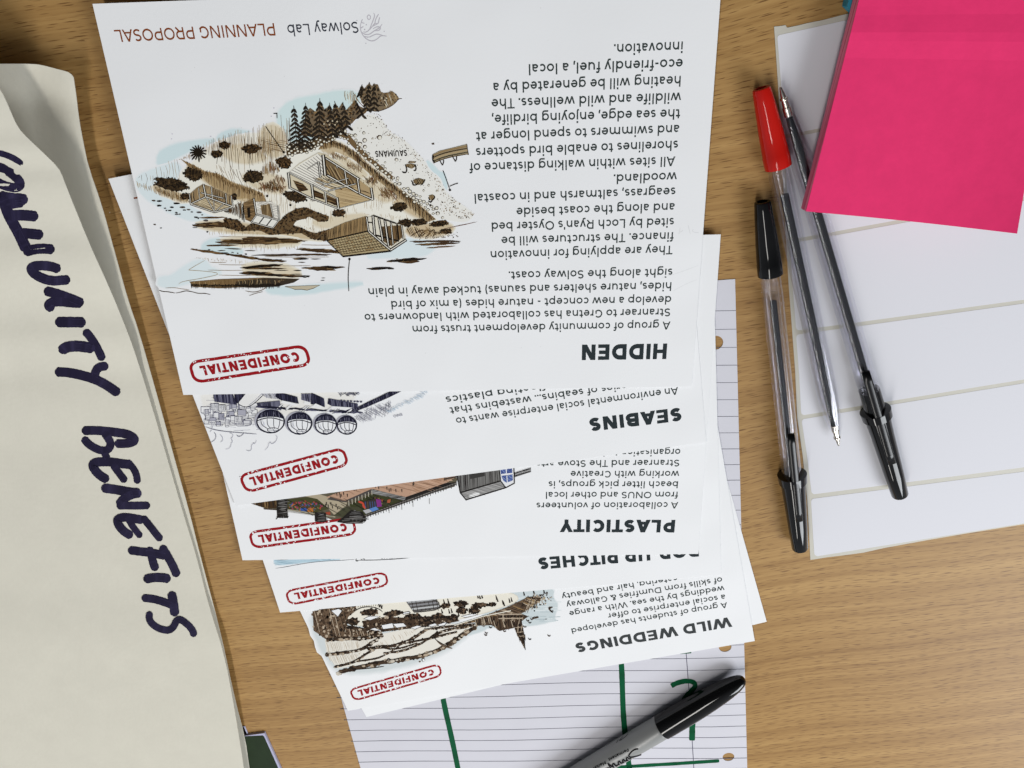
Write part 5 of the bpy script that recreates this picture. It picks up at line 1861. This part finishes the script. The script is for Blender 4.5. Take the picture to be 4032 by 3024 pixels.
# ruled lines, 7.85 mm apart, drawn parallel to one another
y0 = 1223
p0 = U(2894 + (y0 - 1098) * 48 / 1926, y0, 0)
ang = math.radians(180 + 2.0)
LDIR = Vector((math.cos(ang), math.sin(ang), 0))
for i in range(42):
    a = p0 + d0 * (0.00785 * i)
    pts = []
    for j in range(13):
        p = a + LDIR * (0.0172 * j)
        p = p + Vector((0, 0.00045 * math.sin(j * 0.9 + 0.15 * i), 0)) * (1 if j else 0)
        f = PX(p)
        lx = linterp(f[1], [(1250, 930), (2613, 1279), (3024, 1415), (3300, 1500)])
        if f[0] > lx + 3:
            pts.append(f)
        else:
            t = (pts[-1][0] - lx - 2) / (pts[-1][0] - f[0])
            pts.append((lx + 2, lerp(pts[-1][1], f[1], t)))
            break
    if len(pts) > 1:
        k.ribbon(pts, [2.1 * R.uniform(0.85, 1.1) for _ in pts], LC, src=True)
k.layer = 1
k.ribbon([(2640, 1500), (2702, 2574), (2718, 2790), (2734, 3060)], 2.8, (0.07, 0.065, 0.11), src=True)
k.build('ruled_lines', pad)
GR = (0.001, 0.082, 0.030)
GR2 = (0.001, 0.062, 0.022)
for nm, pts, wd in (('green_line', [(1735, 2700), (1752, 2790), (1775, 2890), (1790, 2960), (1812, 3070)], 19),
                ('green_line', [(2440, 2560), (2448, 2620), (2451, 2720), (2454, 2810), (2462, 2900), (2472, 2980), (2486, 3080)], 20),
                ('green_numeral', [(2643, 2701), (2668, 2688), (2700, 2681), (2730, 2684), (2740, 2700), (2722, 2722), (2700, 2742), (2688, 2765), (2710, 2780)], 18),
                ('green_numeral', [(2727, 2800), (2726, 2860), (2725, 2916)], 22),
                ('green_numeral', [(2676, 2568), (2722, 2565)], 14),
                ('green_line', [(2390, 3024), (2450, 3020), (2560, 3013), (2650, 3008), (2740, 3002), (2832, 2996)], 12)):
    k = Ink(pad_at)
    k.layer = 0
    pts = chaikin(pts, 2, False)
    n = len(pts)
    k.ribbon(pts, [wd * 1.08 * (0.75 if i in (0, n - 1) else 1) * R.uniform(0.94, 1.05) for i in range(n)], [GR if (i % 7) else GR2 for i in range(n)], src=True)
    k.v = [(a, b, (2, q[1], q[2])) for a, b, q in k.v]
    g = k.build(nm, pad, M_INKMARK, 6e-5)


# ---------------------------------------------------------------- buff paper, folded double
def coons(Tc, Rc, Lc, Bc, nu, nv):
    """grid of picture points between four edge functions"""
    out = []
    c00, c10, c01, c11 = Tc(0), Tc(1), Bc(0), Bc(1)
    for j in range(nv + 1):
        v = j / nv
        for i in range(nu + 1):
            u = i / nu
            p = []
            for a in (0, 1):
                p.append((1 - v) * Tc(u)[a] + v * Bc(u)[a] + (1 - u) * Lc(v)[a] + u * Rc(v)[a]
                         - ((1 - u) * (1 - v) * c00[a] + u * (1 - v) * c10[a] + (1 - u) * v * c01[a] + u * v * c11[a]))
            out.append(tuple(p))
    return out


def along(pts):
    L = [0.0]
    for a, b in zip(pts, pts[1:]):
        L.append(L[-1] + math.hypot(b[0] - a[0], b[1] - a[1]))

    def f(t):
        s = t * L[-1]
        for i in range(len(pts) - 1):
            if s <= L[i + 1] or i == len(pts) - 2:
                q = (s - L[i]) / (L[i + 1] - L[i])
                return (lerp(pts[i][0], pts[i + 1][0], q), lerp(pts[i][1], pts[i + 1][1], q))
    return f


def grid_sheet(name, pts, nu, nv, at, thick, mat, root):
    top = [at(p[0], p[1], 0) for p in pts]
    bot = [t - Vector((0, 0, thick)) for t in top]
    m, N = nu + 1, len(pts)
    fs = []
    for j in range(nv):
        for i in range(nu):
            a = j * m + i
            fs.append((a, a + m, a + m + 1, a + 1))
            fs.append((N + a, N + a + 1, N + a + m + 1, N + a + m))
    for i in range(nu):
        fs.append((i, i + 1, N + i + 1, N + i))
        a = nv * m + i
        fs.append((a, N + a, N + a + 1, a + 1))
    for j in range(nv):
        a = j * m
        fs.append((a, N + a, N + a + m, a + m))
        a = j * m + nu
        fs.append((a, a + m, N + a + m, N + a))
    inv = root.matrix_world.inverted()
    o = mesh(name, [inv @ v for v in top + bot], fs, mat, root, smooth=True)
    o.data.set_sharp_from_angle(angle=math.radians(40))
    return o


BACK_EDGE = chaikin([(289, 305), (300, 381), (311, 475), (328, 565), (347, 656), (398, 801), (448, 982), (506, 1191), (545, 1300), (623, 1575), (690, 1819), (748, 2027), (789, 2193), (867, 2484), (924, 2754), (966, 2910), (981, 3022), (1010, 3200)], 1, False)
BACK_TOP = chaikin([(-600, 255), (0, 251), (137, 251), (181, 260), (225, 272), (262, 281), (281, 291), (289, 305)], 1, False)
FRONT_EDGE = chaikin([(-240, 60), (-110, 200), (0, 349), (25, 400), (47, 454), (66, 495), (90, 526), (160, 592), (225, 655), (240, 680), (262, 740), (354, 967), (434, 1141), (499, 1300), (540, 1414), (623, 1684), (716, 2006), (774, 2193), (820, 2380), (883, 2577), (924, 2795), (960, 3022), (985, 3200)], 1, False)


def edge_x(E, py):
    return linterp(py, [(y, x) for x, y in E])


def sm(t):
    t = max(0.0, min(1.0, t))
    return t * t * (3 - 2 * t)


def h_back(px, py):
    z = interp(py, [(250, .0125), (300, .0115), (420, .0085), (700, .0068), (1100, .0058), (1400, .0040), (1800, .0026), (3200, .0022)])
    d = edge_x(BACK_EDGE, py) - px
    dip = interp(py, [(250, .15), (420, .55), (1300, .6), (1700, .25), (3200, .1)])
    z *= 1 - dip * sm(d / 190)
    return max(z, .0012)


def h_front(px, py):
    z = interp(py, [(60, .027), (349, .025), (560, .0225), (690, .0205), (960, .0160), (1300, .0095), (1500, .0062), (1800, .0044), (2300, .0044), (2560, .0060), (3200, .0075)])
    d = edge_x(FRONT_EDGE, py) - px
    z *= 1 - interp(py, [(300, .16), (1300, .12), (1700, 0), (3200, .15)]) * sm(d / 600)
    return z


def back_at(px, py, lift):
    return U(px, py, h_back(px, py) + lift)


def front_at(px, py, lift):
    return U(px, py, h_front(px, py) + lift)


buff = empty('folded_paper', U(300, 1800, 0))
tag(buff, 'large folded sheet of buff paper hand lettered COMMUNITY BENEFITS in purple marker', 'paper')
top = along(BACK_TOP)
rgt = along(BACK_EDGE)
pts = coons(top, rgt, lambda v: (-600, lerp(255, 3200, v)), lambda u: (lerp(-600, 1010, u), 3200), 60, 90)
grid_sheet('back_leaf', pts, 60, 90, back_at, 0.0003, M_BUFF, buff)
rgt2 = along(FRONT_EDGE)
pts = coons(lambda u: (lerp(-600, -240, u), 60), rgt2, lambda v: (-600, lerp(60, 3200, v)), lambda u: (lerp(-600, 985, u), 3200), 60, 110)
grid_sheet('front_leaf', pts, 60, 110, front_at, 0.00026, M_BUFF, buff)

k = Ink(front_at)
MK = (0.015, 0.012, 0.034)
MK2 = (0.010, 0.008, 0.022)
MK3 = (0.034, 0.029, 0.072)
K = 2.764
STROKES = [
    ((0, 550, K), 62, [(-120, 200), (-60, 150), (0, 145), (100, 178), (190, 225), (236, 268)]),
    ((0, 550, K), 92, [(-90, 330), (-30, 290), (60, 325), (160, 395), (222, 462), (215, 515), (150, 525), (60, 505), (-20, 470), (-90, 420)]),
    ((0, 550, K), 112, [(-10, 610), (100, 640), (220, 645), (285, 660)]),
    ((0, 550, K), 112, [(30, 640), (60, 730), (105, 840), (150, 920), (200, 1010), (235, 1080), (290, 1200)]),
    ((0, 550, K), 100, [(50, 715), (150, 695), (250, 680)]),
    ((0, 550, K), 108, [(100, 830), (220, 820), (330, 828), (400, 838)]),
    ((0, 550, K), 104, [(200, 1020), (300, 1020), (400, 1030), (455, 1038)]),
    ((0, 550, K), 100, [(270, 1225), (380, 1190), (480, 1185), (580, 1196)]),
    ((0, 550, K), 96, [(645, 1412), (560, 1380), (450, 1368), (350, 1380), (335, 1420), (390, 1475), (500, 1525), (600, 1540), (680, 1528), (750, 1525)]),
    ((100, 1050, K), 98, [(215, 262), (330, 290), (460, 335), (560, 375), (618, 400)]),
    ((100, 1050, K), 98, [(612, 398), (500, 392), (380, 378), (285, 385), (245, 425), (300, 455)]),
    ((100, 1050, K), 106, [(340, 603), (480, 604), (640, 606)]),
    ((100, 1050, K), 84, [(648, 700), (720, 780), (790, 900), (838, 1010)]),
    ((100, 1050, K), 108, [(388, 925), (430, 880), (520, 865), (620, 868), (740, 890)]),
    ((100, 1050, K), 96, [(335, 1145), (460, 1150), (620, 1182), (780, 1232), (900, 1300), (1012, 1378)]),
    ((100, 1050, K), 88, [(890, 1082), (810, 1088), (765, 1130), (752, 1200)]),
    ((250, 1600, K), 88, [(212, 265), (380, 262), (540, 280), (680, 298), (770, 340), (772, 385), (690, 408), (570, 405)]),
    ((250, 1600, K), 80, [(445, 290), (490, 350), (520, 420), (480, 480), (410, 485), (310, 440), (245, 385), (225, 345)]),
    ((250, 1600, K), 70, [(440, 500), (480, 570)]),
    ((250, 1600, K), 90, [(745, 640), (620, 622), (470, 602), (350, 608), (310, 640), (350, 710), (420, 770), (480, 800)]),
    ((250, 1600, K), 74, [(540, 640), (600, 720), (672, 815)]),
    ((250, 1600, K), 70, [(690, 600), (750, 660), (795, 740), (806, 832)]),
    ((250, 1600, K), 92, [(425, 888), (560, 905), (700, 932), (830, 943)]),
    ((250, 1600, K), 88, [(835, 945), (740, 960), (650, 1010), (600, 1075)]),
    ((250, 1600, K), 76, [(590, 1082), (740, 1082), (930, 1080)]),
    ((250, 1600, K), 86, [(865, 1240), (760, 1220), (660, 1205), (585, 1225), (590, 1280), (650, 1360), (740, 1412)]),
    ((250, 1600, K), 66, [(690, 1200), (760, 1320), (840, 1418)]),
    ((250, 1600, K), 74, [(862, 1210), (930, 1290), (1000, 1380), (1058, 1452)]),
    ((400, 2050, K), 84, [(300, 322), (420, 338), (560, 352), (700, 388)]),
    ((400, 2050, K), 82, [(515, 302), (545, 380), (560, 460), (590, 535)]),
    ((400, 2050, K), 84, [(655, 285), (720, 390), (780, 500), (822, 600)]),
    ((400, 2050, K), 90, [(470, 640), (560, 620), (660, 620), (738, 638)]),
    ((400, 2050, K), 78, [(448, 842), (560, 852), (660, 880), (770, 922)]),
    ((400, 2050, K), 90, [(760, 785), (780, 880), (798, 1028)]),
    ((400, 2050, K), 70, [(522, 1000), (515, 1075), (560, 1140), (650, 1188), (740, 1198), (790, 1150), (812, 1090), (855, 1072), (930, 1125), (990, 1190), (1008, 1255)]),
]
for fr, wd, pts in STROKES:
    k.frame(*fr)
    wd *= 1.1
    p = chaikin(pts, 3, False)
    n = len(p)
    cols = []
    for i in range(n):
        t = R.random()
        cols.append(MK if t < .6 else MK2 if t < .85 else MK3)
    for i in range(1, n):
        cols[i] = tuple(0.7 * a + 0.3 * b for a, b in zip(cols[i - 1], cols[i]))
    # rounded ends
    ws = []
    for i in range(n):
        d0_ = math.hypot(p[i][0] - p[0][0], p[i][1] - p[0][1])
        d1_ = math.hypot(p[i][0] - p[-1][0], p[i][1] - p[-1][1])
        e = min(d0_, d1_) / (wd * 0.28)
        ws.append(wd * (0.62 + 0.38 * math.sqrt(max(0, 1 - (1 - min(1, e)) ** 2))))
    k.ribbon(p, ws, cols, jit=0.035)
    # rounded caps and dry bristle streaks at the lift-off end
    for e, q in ((0, 1), (-1, -2)):
        dx, dy = p[e][0] - p[q][0], p[e][1] - p[q][1]
        l = math.hypot(dx, dy) or 1
        k.dot(p[e][0] + dx / l * 0, p[e][1] + dy / l * 0, wd * .16, wd * .31, cols[e], 10, math.atan2(dy, dx), .06)
    for s in (-.28, .3):
        m0, m1 = int(n * .55), n
        q = []
        for i in range(m0, m1):
            a, b = p[i - 1], p[i]
            l = math.hypot(b[0] - a[0], b[1] - a[1]) or 1
            q.append((b[0] - (b[1] - a[1]) / l * wd * s, b[1] + (b[0] - a[0]) / l * wd * s))
        k.layer = 1
        k.ribbon(q, wd * .035, MK3, jit=.3)
        k.layer = 0
k.build('marker_lettering', buff, M_INKMARK)

# ---------------------------------------------------------------- green card under the buff paper
def slab(name, quad, z0, z1, mat, root=None):
    """upright prism over a picture quad whose top is at z1"""
    T = [U(*q, z1) for q in quad]
    n = len(T)
    vs = T + [Vector((t.x, t.y, z0)) for t in T]
    if root:
        inv = root.matrix_world.inverted()
        vs = [inv @ v for v in vs]
    fs = [tuple(range(n)), tuple(range(2 * n - 1, n - 1, -1))] + [(i, n + i, n + (i + 1) % n, (i + 1) % n) for i in range(n)]
    o = mesh(name, vs, fs, mat, root)
    return o


card = empty('green_card', U(1000, 3050, 0))
tag(card, 'dark green card with thin pale border sticking out from under the buff paper', 'card')
slab('card_body', [(840, 2908), (968, 2897), (1041, 2887), (1104, 3024), (1150, 3130), (880, 3140)], 0.0, 0.00135, M_LILAC, card)
slab('green_print', [(846, 2910), (968, 2899), (1035, 2896), (1040, 2901), (1097, 3028), (1140, 3126), (888, 3136)], 0.0013, 0.00142, M_GREEN, card)
card2 = empty('dark_card', U(960, 2900, 0))
tag(card2, 'sliver of a darker card between the buff paper and the green card', 'card')
slab('card_body', [(900, 2866), (964, 2860), (977, 2890), (985, 2912), (920, 2920)], 0.0, 0.0004, M_LILAC, card2)
slab('dark_print', [(904, 2868), (960, 2863), (973, 2892), (980, 2912), (922, 2918)], 0.0003, 0.00045, M_BLACK, card2)

# ---------------------------------------------------------------- sticky label sheet
LZ = 0.00022


def lab_at(px, py, lift):
    return U(px, py, LZ + lift)


labs = empty('label_sheet', U(3600, 1200, 0))
tag(labs, 'sheet of blank white sticky labels on pale backing under two clear pens', 'label sheet')
EDGE = [(3048, 105), (3063, 325), (3083, 700), (3104, 1100), (3131, 1462), (3139, 1642), (3161, 1796), (3179, 1972), (3191, 2205)]
outline = [(3048, 105), (3070, 103), (3093, 99), (3099, 109), (3135, 102), (3180, 91), (3240, 79), (3337, 54), (3700, -20), (4300, -160), (4360, 2010), (4032, 2064), (3802, 2101), (3650, 2127), (3480, 2158), (3400, 2176), (3334, 2185), (3260, 2194)]
outline += EDGE[:0:-1]
slab('backing', outline, 0.00002, LZ - 0.00006, M_BACK, labs)


def lab_edge(y):
    return linterp(y, [(b, a) for a, b in EDGE])


GAPS = [  # (left y, y at x=4032): top edge of gap, bottom edge of gap
    (None, (120, -75)), ((520, 355), (534, 369)), ((937, 775), (952, 790)), ((1300, 1180), (1316, 1195)), ((1637, 1494), (1652, 1509)), ((1953, 1840), (1970, 1857)), ((2201, 2060), None)]
for i in range(6):
    t = GAPS[i][1]
    b = GAPS[i + 1][0]
    xm = [12, 14, 15, 15, 17, 15][i]

    def yl(pair, x):
        return lerp(pair[0], pair[1], (x - 3150) / (4032 - 3150))
    r = 14
    xt = lab_edge(t[0]) + xm
    xb = lab_edge(b[0]) + xm
    q = []
    for a in range(0, 100, 15):
        a = math.radians(a)
        q.append((xt + r - r * math.cos(a), yl(t, xt + r) + r - r * math.sin(a)))
    q += [(4330, yl(t, 4330)), (4330, yl(b, 4330))]
    for a in range(0, 100, 15):
        a = math.radians(a)
        q.append((xb + r - r * math.sin(a), yl(b, xb + r) - r + r * math.cos(a)))
    ym = (t[0] + b[0]) / 2
    q.append((lab_edge(ym) + xm, ym))
    lb_ = slab('label', q, LZ - 0.00008, LZ, M_LABEL, labs)

# ---------------------------------------------------------------- sticky notes
teal = empty('teal_sticky_notes', U(3500, -60, 0))
tag(teal, 'corner of a teal sticky note pad peeping out at the left of the pink block', 'sticky notes')
slab('note_block', [(3335, 26), (3362, 54), (3700, 10), (3690, -140), (3420, -160), (3352, -40)], LZ, 0.0052, M_TEAL, teal)

pink = empty('pink_sticky_notes', U(3650, 450, 0))
tag(pink, 'thick block of bright pink sticky notes resting on the clear pens and labels', 'sticky notes')
TOPQ = [(3173.6, 832), (4005, 920), (4170, -60), (3392, -40)]


def note_h(u, v):   # u left-right, v bottom-top
    return lerp(0.0136, 0.0104, v) + 0.0050 * max(0, u - .3) ** 2 * (1 - v) ** 2 * 2


def pink_pt(u, v):
    e = lerp(TOPQ[0][0], TOPQ[1][0], u), lerp(TOPQ[0][1], TOPQ[1][1], u)
    f = lerp(TOPQ[3][0], TOPQ[2][0], u), lerp(TOPQ[3][1], TOPQ[2][1], u)
    # slight sag of the front edge
    sag = 9 * math.sin(math.pi * u) * (1 - v)
    return (lerp(e[0], f[0], v), lerp(e[1], f[1], v) - sag * 0.4)


nu, nv = 26, 26
top, body_t, body_b = [], [], []
for j in range(nv + 1):
    for i in range(nu + 1):
        u, v = i / nu, j / nv
        p = pink_pt(u, v)
        crease = 0.0005 * max(0.0, 1 - abs(v - (0.80 - 0.02 * u)) / 0.10)
        top.append(U(*p, note_h(u, v) + crease + 0.0007 * (1 - v) ** 3))
        q = U(*p, note_h(u, v) - 0.00018)
        body_t.append(q)
        body_b.append(q - Vector((0, 0, 0.0040)) + Vector((-0.0006 * R.uniform(.85, 1.1), 0, 0)))


def solid(name, A, B, mat, root, smooth=False):
    m, N = nu + 1, len(A)
    fs = []
    for j in range(nv):
        for i in range(nu):
            a = j * m + i
            fs.append((a, a + 1, a + m + 1, a + m))
            fs.append((N + a, N + a + m, N + a + m + 1, N + a + 1))
    for i in range(nu):
        fs.append((i, N + i, N + i + 1, i + 1))
        a = nv * m + i
        fs.append((a, a + 1, N + a + 1, N + a))
    for j in range(nv):
        a = j * m
        fs.append((a, a + m, N + a + m, N + a))
        a = j * m + nu
        fs.append((a, N + a, N + a + m, a + m))
    inv = root.matrix_world.inverted()
    return mesh(name, [inv @ v for v in A + B], fs, mat, root, smooth)


solid('note_block', body_t, body_b, M_PINKE, pink)
solid('top_note', top, [t - Vector((0, 0, 0.00012)) for t in top], M_PINK, pink)


# ---------------------------------------------------------------- pens
def frame_to(o, A, B):
    """put the local z axis of o from A to B, local x upward"""
    z = (B - A).normalized()
    y = z.cross(Vector((0, 0, 1))).normalized()
    x = y.cross(z)
    M = Matrix((x, y, z)).transposed().to_4x4()
    M.translation = A
    o.matrix_world = M
    bpy.context.view_layer.update()


def lathe(name, prof, mat, root, n=28, smooth=True, hexa=0.0, inner=None):
    """prof: (z, r); hexa 0..1 flattens the round into six sides"""
    vs, fs = [], []
    for z, r in prof:
        for i in range(n):
            a = 2 * math.pi * i / n
            k_ = 1.0
            if hexa:
                b = (a + math.pi / 6) % (math.pi / 3) - math.pi / 6
                k_ = lerp(1, math.cos(math.pi / 6) / math.cos(b) * 1.06, hexa)
            vs.append((r * k_ * math.cos(a), r * k_ * math.sin(a), z))
    m = len(prof)
    for j in range(m - 1):
        for i in range(n):
            fs.append((j * n + i, j * n + (i + 1) % n, (j + 1) * n + (i + 1) % n, (j + 1) * n + i))
    if prof[0][1] > 1e-6:
        fs.append(tuple(range(n - 1, -1, -1)))
    if prof[-1][1] > 1e-6:
        fs.append(tuple((m - 1) * n + i for i in range(n)))
    o = mesh(name, vs, fs, mat, root, False)
    if smooth:
        me = o.data
        for p in me.polygons:
            p.use_smooth = len(p.vertices) == 4
        try:
            me.set_sharp_from_angle(angle=math.radians(38))
        except Exception:
            pass
    return o


def tube(name, prof, wall, mat, root, n=36, hexa=0.0):
    """hollow turned body, open at neither end"""
    back = [(z, max(r - wall, 0.0004)) for z, r in prof[::-1]]
    return lathe(name, prof + back, mat, root, n, True, hexa)


def cap_end(name, z0, z1, r0, r1, mat, root, hole=True):
    """tapered pen cap: mouth at z0 radius r0, small end at z1 radius r1"""
    s = 1 if z1 > z0 else -1
    prof = [(z0, r0 * .9), (z0 + s * .0002, r0), (z0 + s * .0045, r0 * 1.0), (z0 + s * .0048, r0 * .975), (lerp(z0, z1, .45), lerp(r0, r1, .30)), (lerp(z0, z1, .85), lerp(r0, r1, .82)), (z1 - s * .0008, r1 * 1.0), (z1 - s * .0002, r1 * .95), (z1, r1 * .85)]
    if hole:
        prof += [(z1, r1 * .62), (z1 - s * .003, r1 * .55)]
    return lathe(name, prof, mat, root, 32)


def clip(name, z0, z1, r0, r1, wd, mat, root, roll=0.0):
    """flat springy clip above the pen from z0 (free end) to z1, at heights r0 and r1"""
    vs, fs = [], []
    n = 10
    for i in range(n + 1):
        t = i / n
        z = lerp(z0, z1, t)
        r = lerp(r0, r1, t)
        hw = wd / 2 * (0.9 if i == 0 else 1.0)
        th = 0.0011
        c, s_ = math.cos(roll), math.sin(roll)
        for q in range(10):
            a = 2 * math.pi * q / 10
            x = r - th / 2 + th * 0.62 * math.cos(a)
            y = hw * max(-1, min(1, 1.18 * math.sin(a)))
            vs.append((x * c - y * s_, x * s_ + y * c, z))
    for i in range(n):
        for q in range(10):
            a, b = i * 10 + q, i * 10 + (q + 1) % 10
            fs.append((a, b, b + 10, a + 10))
    fs += [tuple(range(9, -1, -1)), tuple(n * 10 + q for q in range(10))]
    o = mesh(name, vs, fs, mat, root)
    for p in o.data.polygons:
        p.use_smooth = len(p.vertices) == 4
    return o


def point_tip(root, z, d, mat_ref=None):
    """metal ball point; d = direction along z"""
    return lathe('tip', [(z, .0015), (z + d * .0030, .0015), (z + d * .0033, .0012), (z + d * .0056, .0011), (z + d * .0058, .0014), (z + d * .0064, .0014), (z + d * .0066, .0010), (z + d * .0098, .0005), (z + d * .0103, .0003)], M_METAL, root, 20)


def zon(root, px, py, z):
    """distance along the pen of the point seen at (px, py)"""
    p = root.matrix_world.inverted() @ U(px, py, z)
    return p.z


BR = 0.0039


def pen(label, A, B, zA, zB):
    o = bpy.data.objects.new('ballpoint_pen', None)
    o.empty_display_size = 0.01
    COL.objects.link(o)
    frame_to(o, U(*A, zA), U(*B, zB))
    tag(o, label, 'pen', 'ballpoint pens')
    return o


# pen with red cap: small end at the top of the picture, point at the bottom
pa = pen('clear ballpoint pen with a red cap pushed on its rear end', (2997, 346), (3308, 1780), 0.0046, 0.0046)
L_ = (U(3308, 1780, .0046) - U(2997, 346, .0046)).length
z_m = zon(pa, 3062, 660, .0046)
cap_end('cap', z_m, 0.0, .0047, .0031, M_RED, pa, True)
tube('barrel', [(z_m - .012, .0036), (z_m - .001, .0036), (z_m + .003, BR), (L_ - .030, BR), (L_ - .0255, .0038), (L_ - .018, .0031), (L_ - .0135, .0023), (L_ - .012, .0021)], .0013, M_CLEAR, pa, 48, 0.5)
lathe('refill', [(zon(pa, 3086, 768, .0046), .0016), (L_ - .019, .0016), (L_ - .0125, .0012)], M_INK, pa, 16)
point_tip(pa, L_ - .0135, 1)

# pen with its point at the top of the picture and a black clip cap at the bottom
pb = pen('clear ballpoint pen under the pink notes with a black clip cap at the bottom', (3074, 346), (3544, 1950), 0.0047, 0.0050)
L_ = (U(3544, 1950, .005) - U(3074, 346, .0047)).length
z_r = zon(pb, 3447, 1616, .005)
z_s = zon(pb, 3421, 1535, .005)
tube('barrel', [(.0088, .0022), (.0105, .0025), (.0165, .0031), (.024, .0038), (.028, BR), (z_s - .002, BR), (z_s, .0041)], .0013, M_CLEAR, pb, 48, 0.5)
lathe('refill', [(.0105, .0012), (.022, .0016), (z_s - .006, .0016)], M_INK, pb, 16)
point_tip(pb, .0100, -1)
lathe('cap_sleeve', [(z_s - .0005, .0032), (z_s, .0040), (z_r + .002, .0041)], M_BLACK, pb, 28)
cp = lathe('cap', [(z_r - .0005, .0044), (z_r, .0060), (z_r + .0035, .0058), (z_r + .0042, .0049), (z_r + .012, .0045), (L_ - .012, .0039), (L_ - .0006, .0034), (L_, .0031), (L_, .0020), (L_ - .003, .0018)], M_BLACK, pb, 36)
clip('clip', zon(pb, 3413, 1453, .009), z_r + .024, .0062, .0052, .0033, M_CLIP, pb, 0.10)

# pen lying to the left, black at both ends
pc = pen('clear ballpoint pen with black caps at both ends, beside the lined paper', (3002, 793), (3150, 2160), 0.0044, 0.0048)
L_ = (U(3150, 2160, .0048) - U(3002, 793, .0044)).length
z_m = zon(pc, 3031, 1084, .0045)
z_r = zon(pc, 3117, 1868, .0048)
cap_end('end_cap', z_m, 0.0, .0046, .0030, M_BLACK, pc, True)
tube('barrel', [(z_m - .012, .0036), (z_m + .004, .0037), (z_m + .006, BR), (z_r + .004, BR)], .0013, M_CLEAR, pc, 48, 0.5)
lathe('refill', [(zon(pc, 3040, 1187, .0045), .0013), (z_r + .004, .0013)], M_INK, pc, 16)
lathe('cap', [(z_r - .0005, .0045), (z_r, .0060), (z_r + .0040, .0057), (z_r + .0047, .0050), (z_r + .013, .0046), (L_ - .012, .0040), (L_ - .0006, .0035), (L_, .0032), (L_, .0020), (L_ - .003, .0018)], M_BLACK, pc, 36)
clip('clip', zon(pc, 3108, 1702, .009), z_r + .021, .0064, .0053, .0031, M_CLIP, pc, 0.0)

# ---------------------------------------------------------------- permanent marker
mk = bpy.data.objects.new('marker_pen', None)
mk.empty_display_size = 0.01
COL.objects.link(mk)
MR = 0.0062
A_ = U(2932, 2672, MR)
B_ = U(2606, 2862, MR)
frame_to(mk, A_, B_)
tag(mk, 'grey permanent marker with a glossy black cap lying on the lined paper', 'marker pen')
zc = (B_ - A_).length
lathe('cap', [(0, .0002), (.0003, .0014), (.0010, .0023), (.0024, .0031), (.0050, .0039), (.0095, .0047), (.0150, .0053), (.0210, .00575), (.0280, .0061), (.0380, .0063), (zc - .0015, .0064), (zc - .0004, .00635), (zc, .0060), (zc, .0050)], M_BLACKM, mk, 64)
lathe('barrel', [(zc - .001, .0055), (zc + .0004, .00585), (zc + .0012, .0060), (zc + .012, .00605), (zc + .050, .0057), (zc + .084, .0046), (zc + .086, .0040)], M_GREY, mk, 64)


class Cyl:
    def __init__(self, root, r):
        self.inv = root.matrix_world.inverted()
        self.mw = root.matrix_world.copy()
        self.r = r

    def at(self, px, py, lift):
        o = Vector((0, 0, CAM_H))
        d = U(px, py, 0) - o
        o2 = self.inv @ o
        d2 = (self.inv.to_3x3() @ d)
        r = self.r + lift
        a = d2.x ** 2 + d2.y ** 2
        b = 2 * (o2.x * d2.x + o2.y * d2.y)
        c = o2.x ** 2 + o2.y ** 2 - r * r
        D = b * b - 4 * a * c
        t = (-b - math.sqrt(max(D, 0))) / (2 * a)
        return self.mw @ (o2 + d2 * t)


cy = Cyl(mk, .00608)
k = Ink(cy.at, (2200, 2750, 4.424))
BK = (0.006, 0.005, 0.006)
k.text('Permanent', (1205, 868), (858, 1046), None, 0.19, BK, src=False, up=(26, 50))
k.text('Marker', (805, 1092), (590, 1206), None, 0.19, BK, src=False, up=(26, 50))
k.ribbon(chaikin([(1385, 882), (1330, 885), (1270, 925), (1222, 985), (1218, 1010), (1250, 1030), (1320, 1018), (1400, 996), (1440, 978)], 2, False), [10, 14, 16, 18, 18, 18] + [18] * 18 + [14] * 11 + [9], BK) if False else None
p = chaikin([(1385, 882), (1330, 885), (1270, 925), (1222, 985), (1218, 1010), (1250, 1030), (1320, 1018), (1400, 996), (1440, 978)], 2, False)
k.ribbon(p, [lerp(27, 20, i / len(p)) for i in range(len(p))], BK)
for pts in ([(1265, 1050), (1235, 1062), (1185, 1020), (1175, 1070), (1215, 1085)], [(1190, 1080), (1150, 1100), (1130, 1060), (1105, 1090), (1140, 1125)],
            [(1120, 1110), (1090, 1140), (1055, 1090), (1030, 1120), (1060, 1160)], [(1040, 1150), (1000, 1190), (960, 1130), (930, 1160), (965, 1210)],
            [(940, 1200), (890, 1160), (850, 1130), (905, 1215)], [(880, 1215), (840, 1230), (800, 1250)]):
    p = chaikin(pts, 2, False)
    k.ribbon(p, [R.uniform(19, 27) for _ in p], BK)
k.ribbon(chaikin([(1205, 610), (1170, 660), (1110, 705), (1055, 735)], 2, False), 9, (0.03, 0.03, 0.04))
k.ribbon(chaikin([(1120, 660), (1070, 710), (1055, 735), (1100, 720)], 2, False), 7, (0.03, 0.03, 0.04))
k.ribbon([(1035, 715), (1020, 745), (1006, 772)], 8, (0.03, 0.03, 0.04))
k.build('printed_logo', mk)
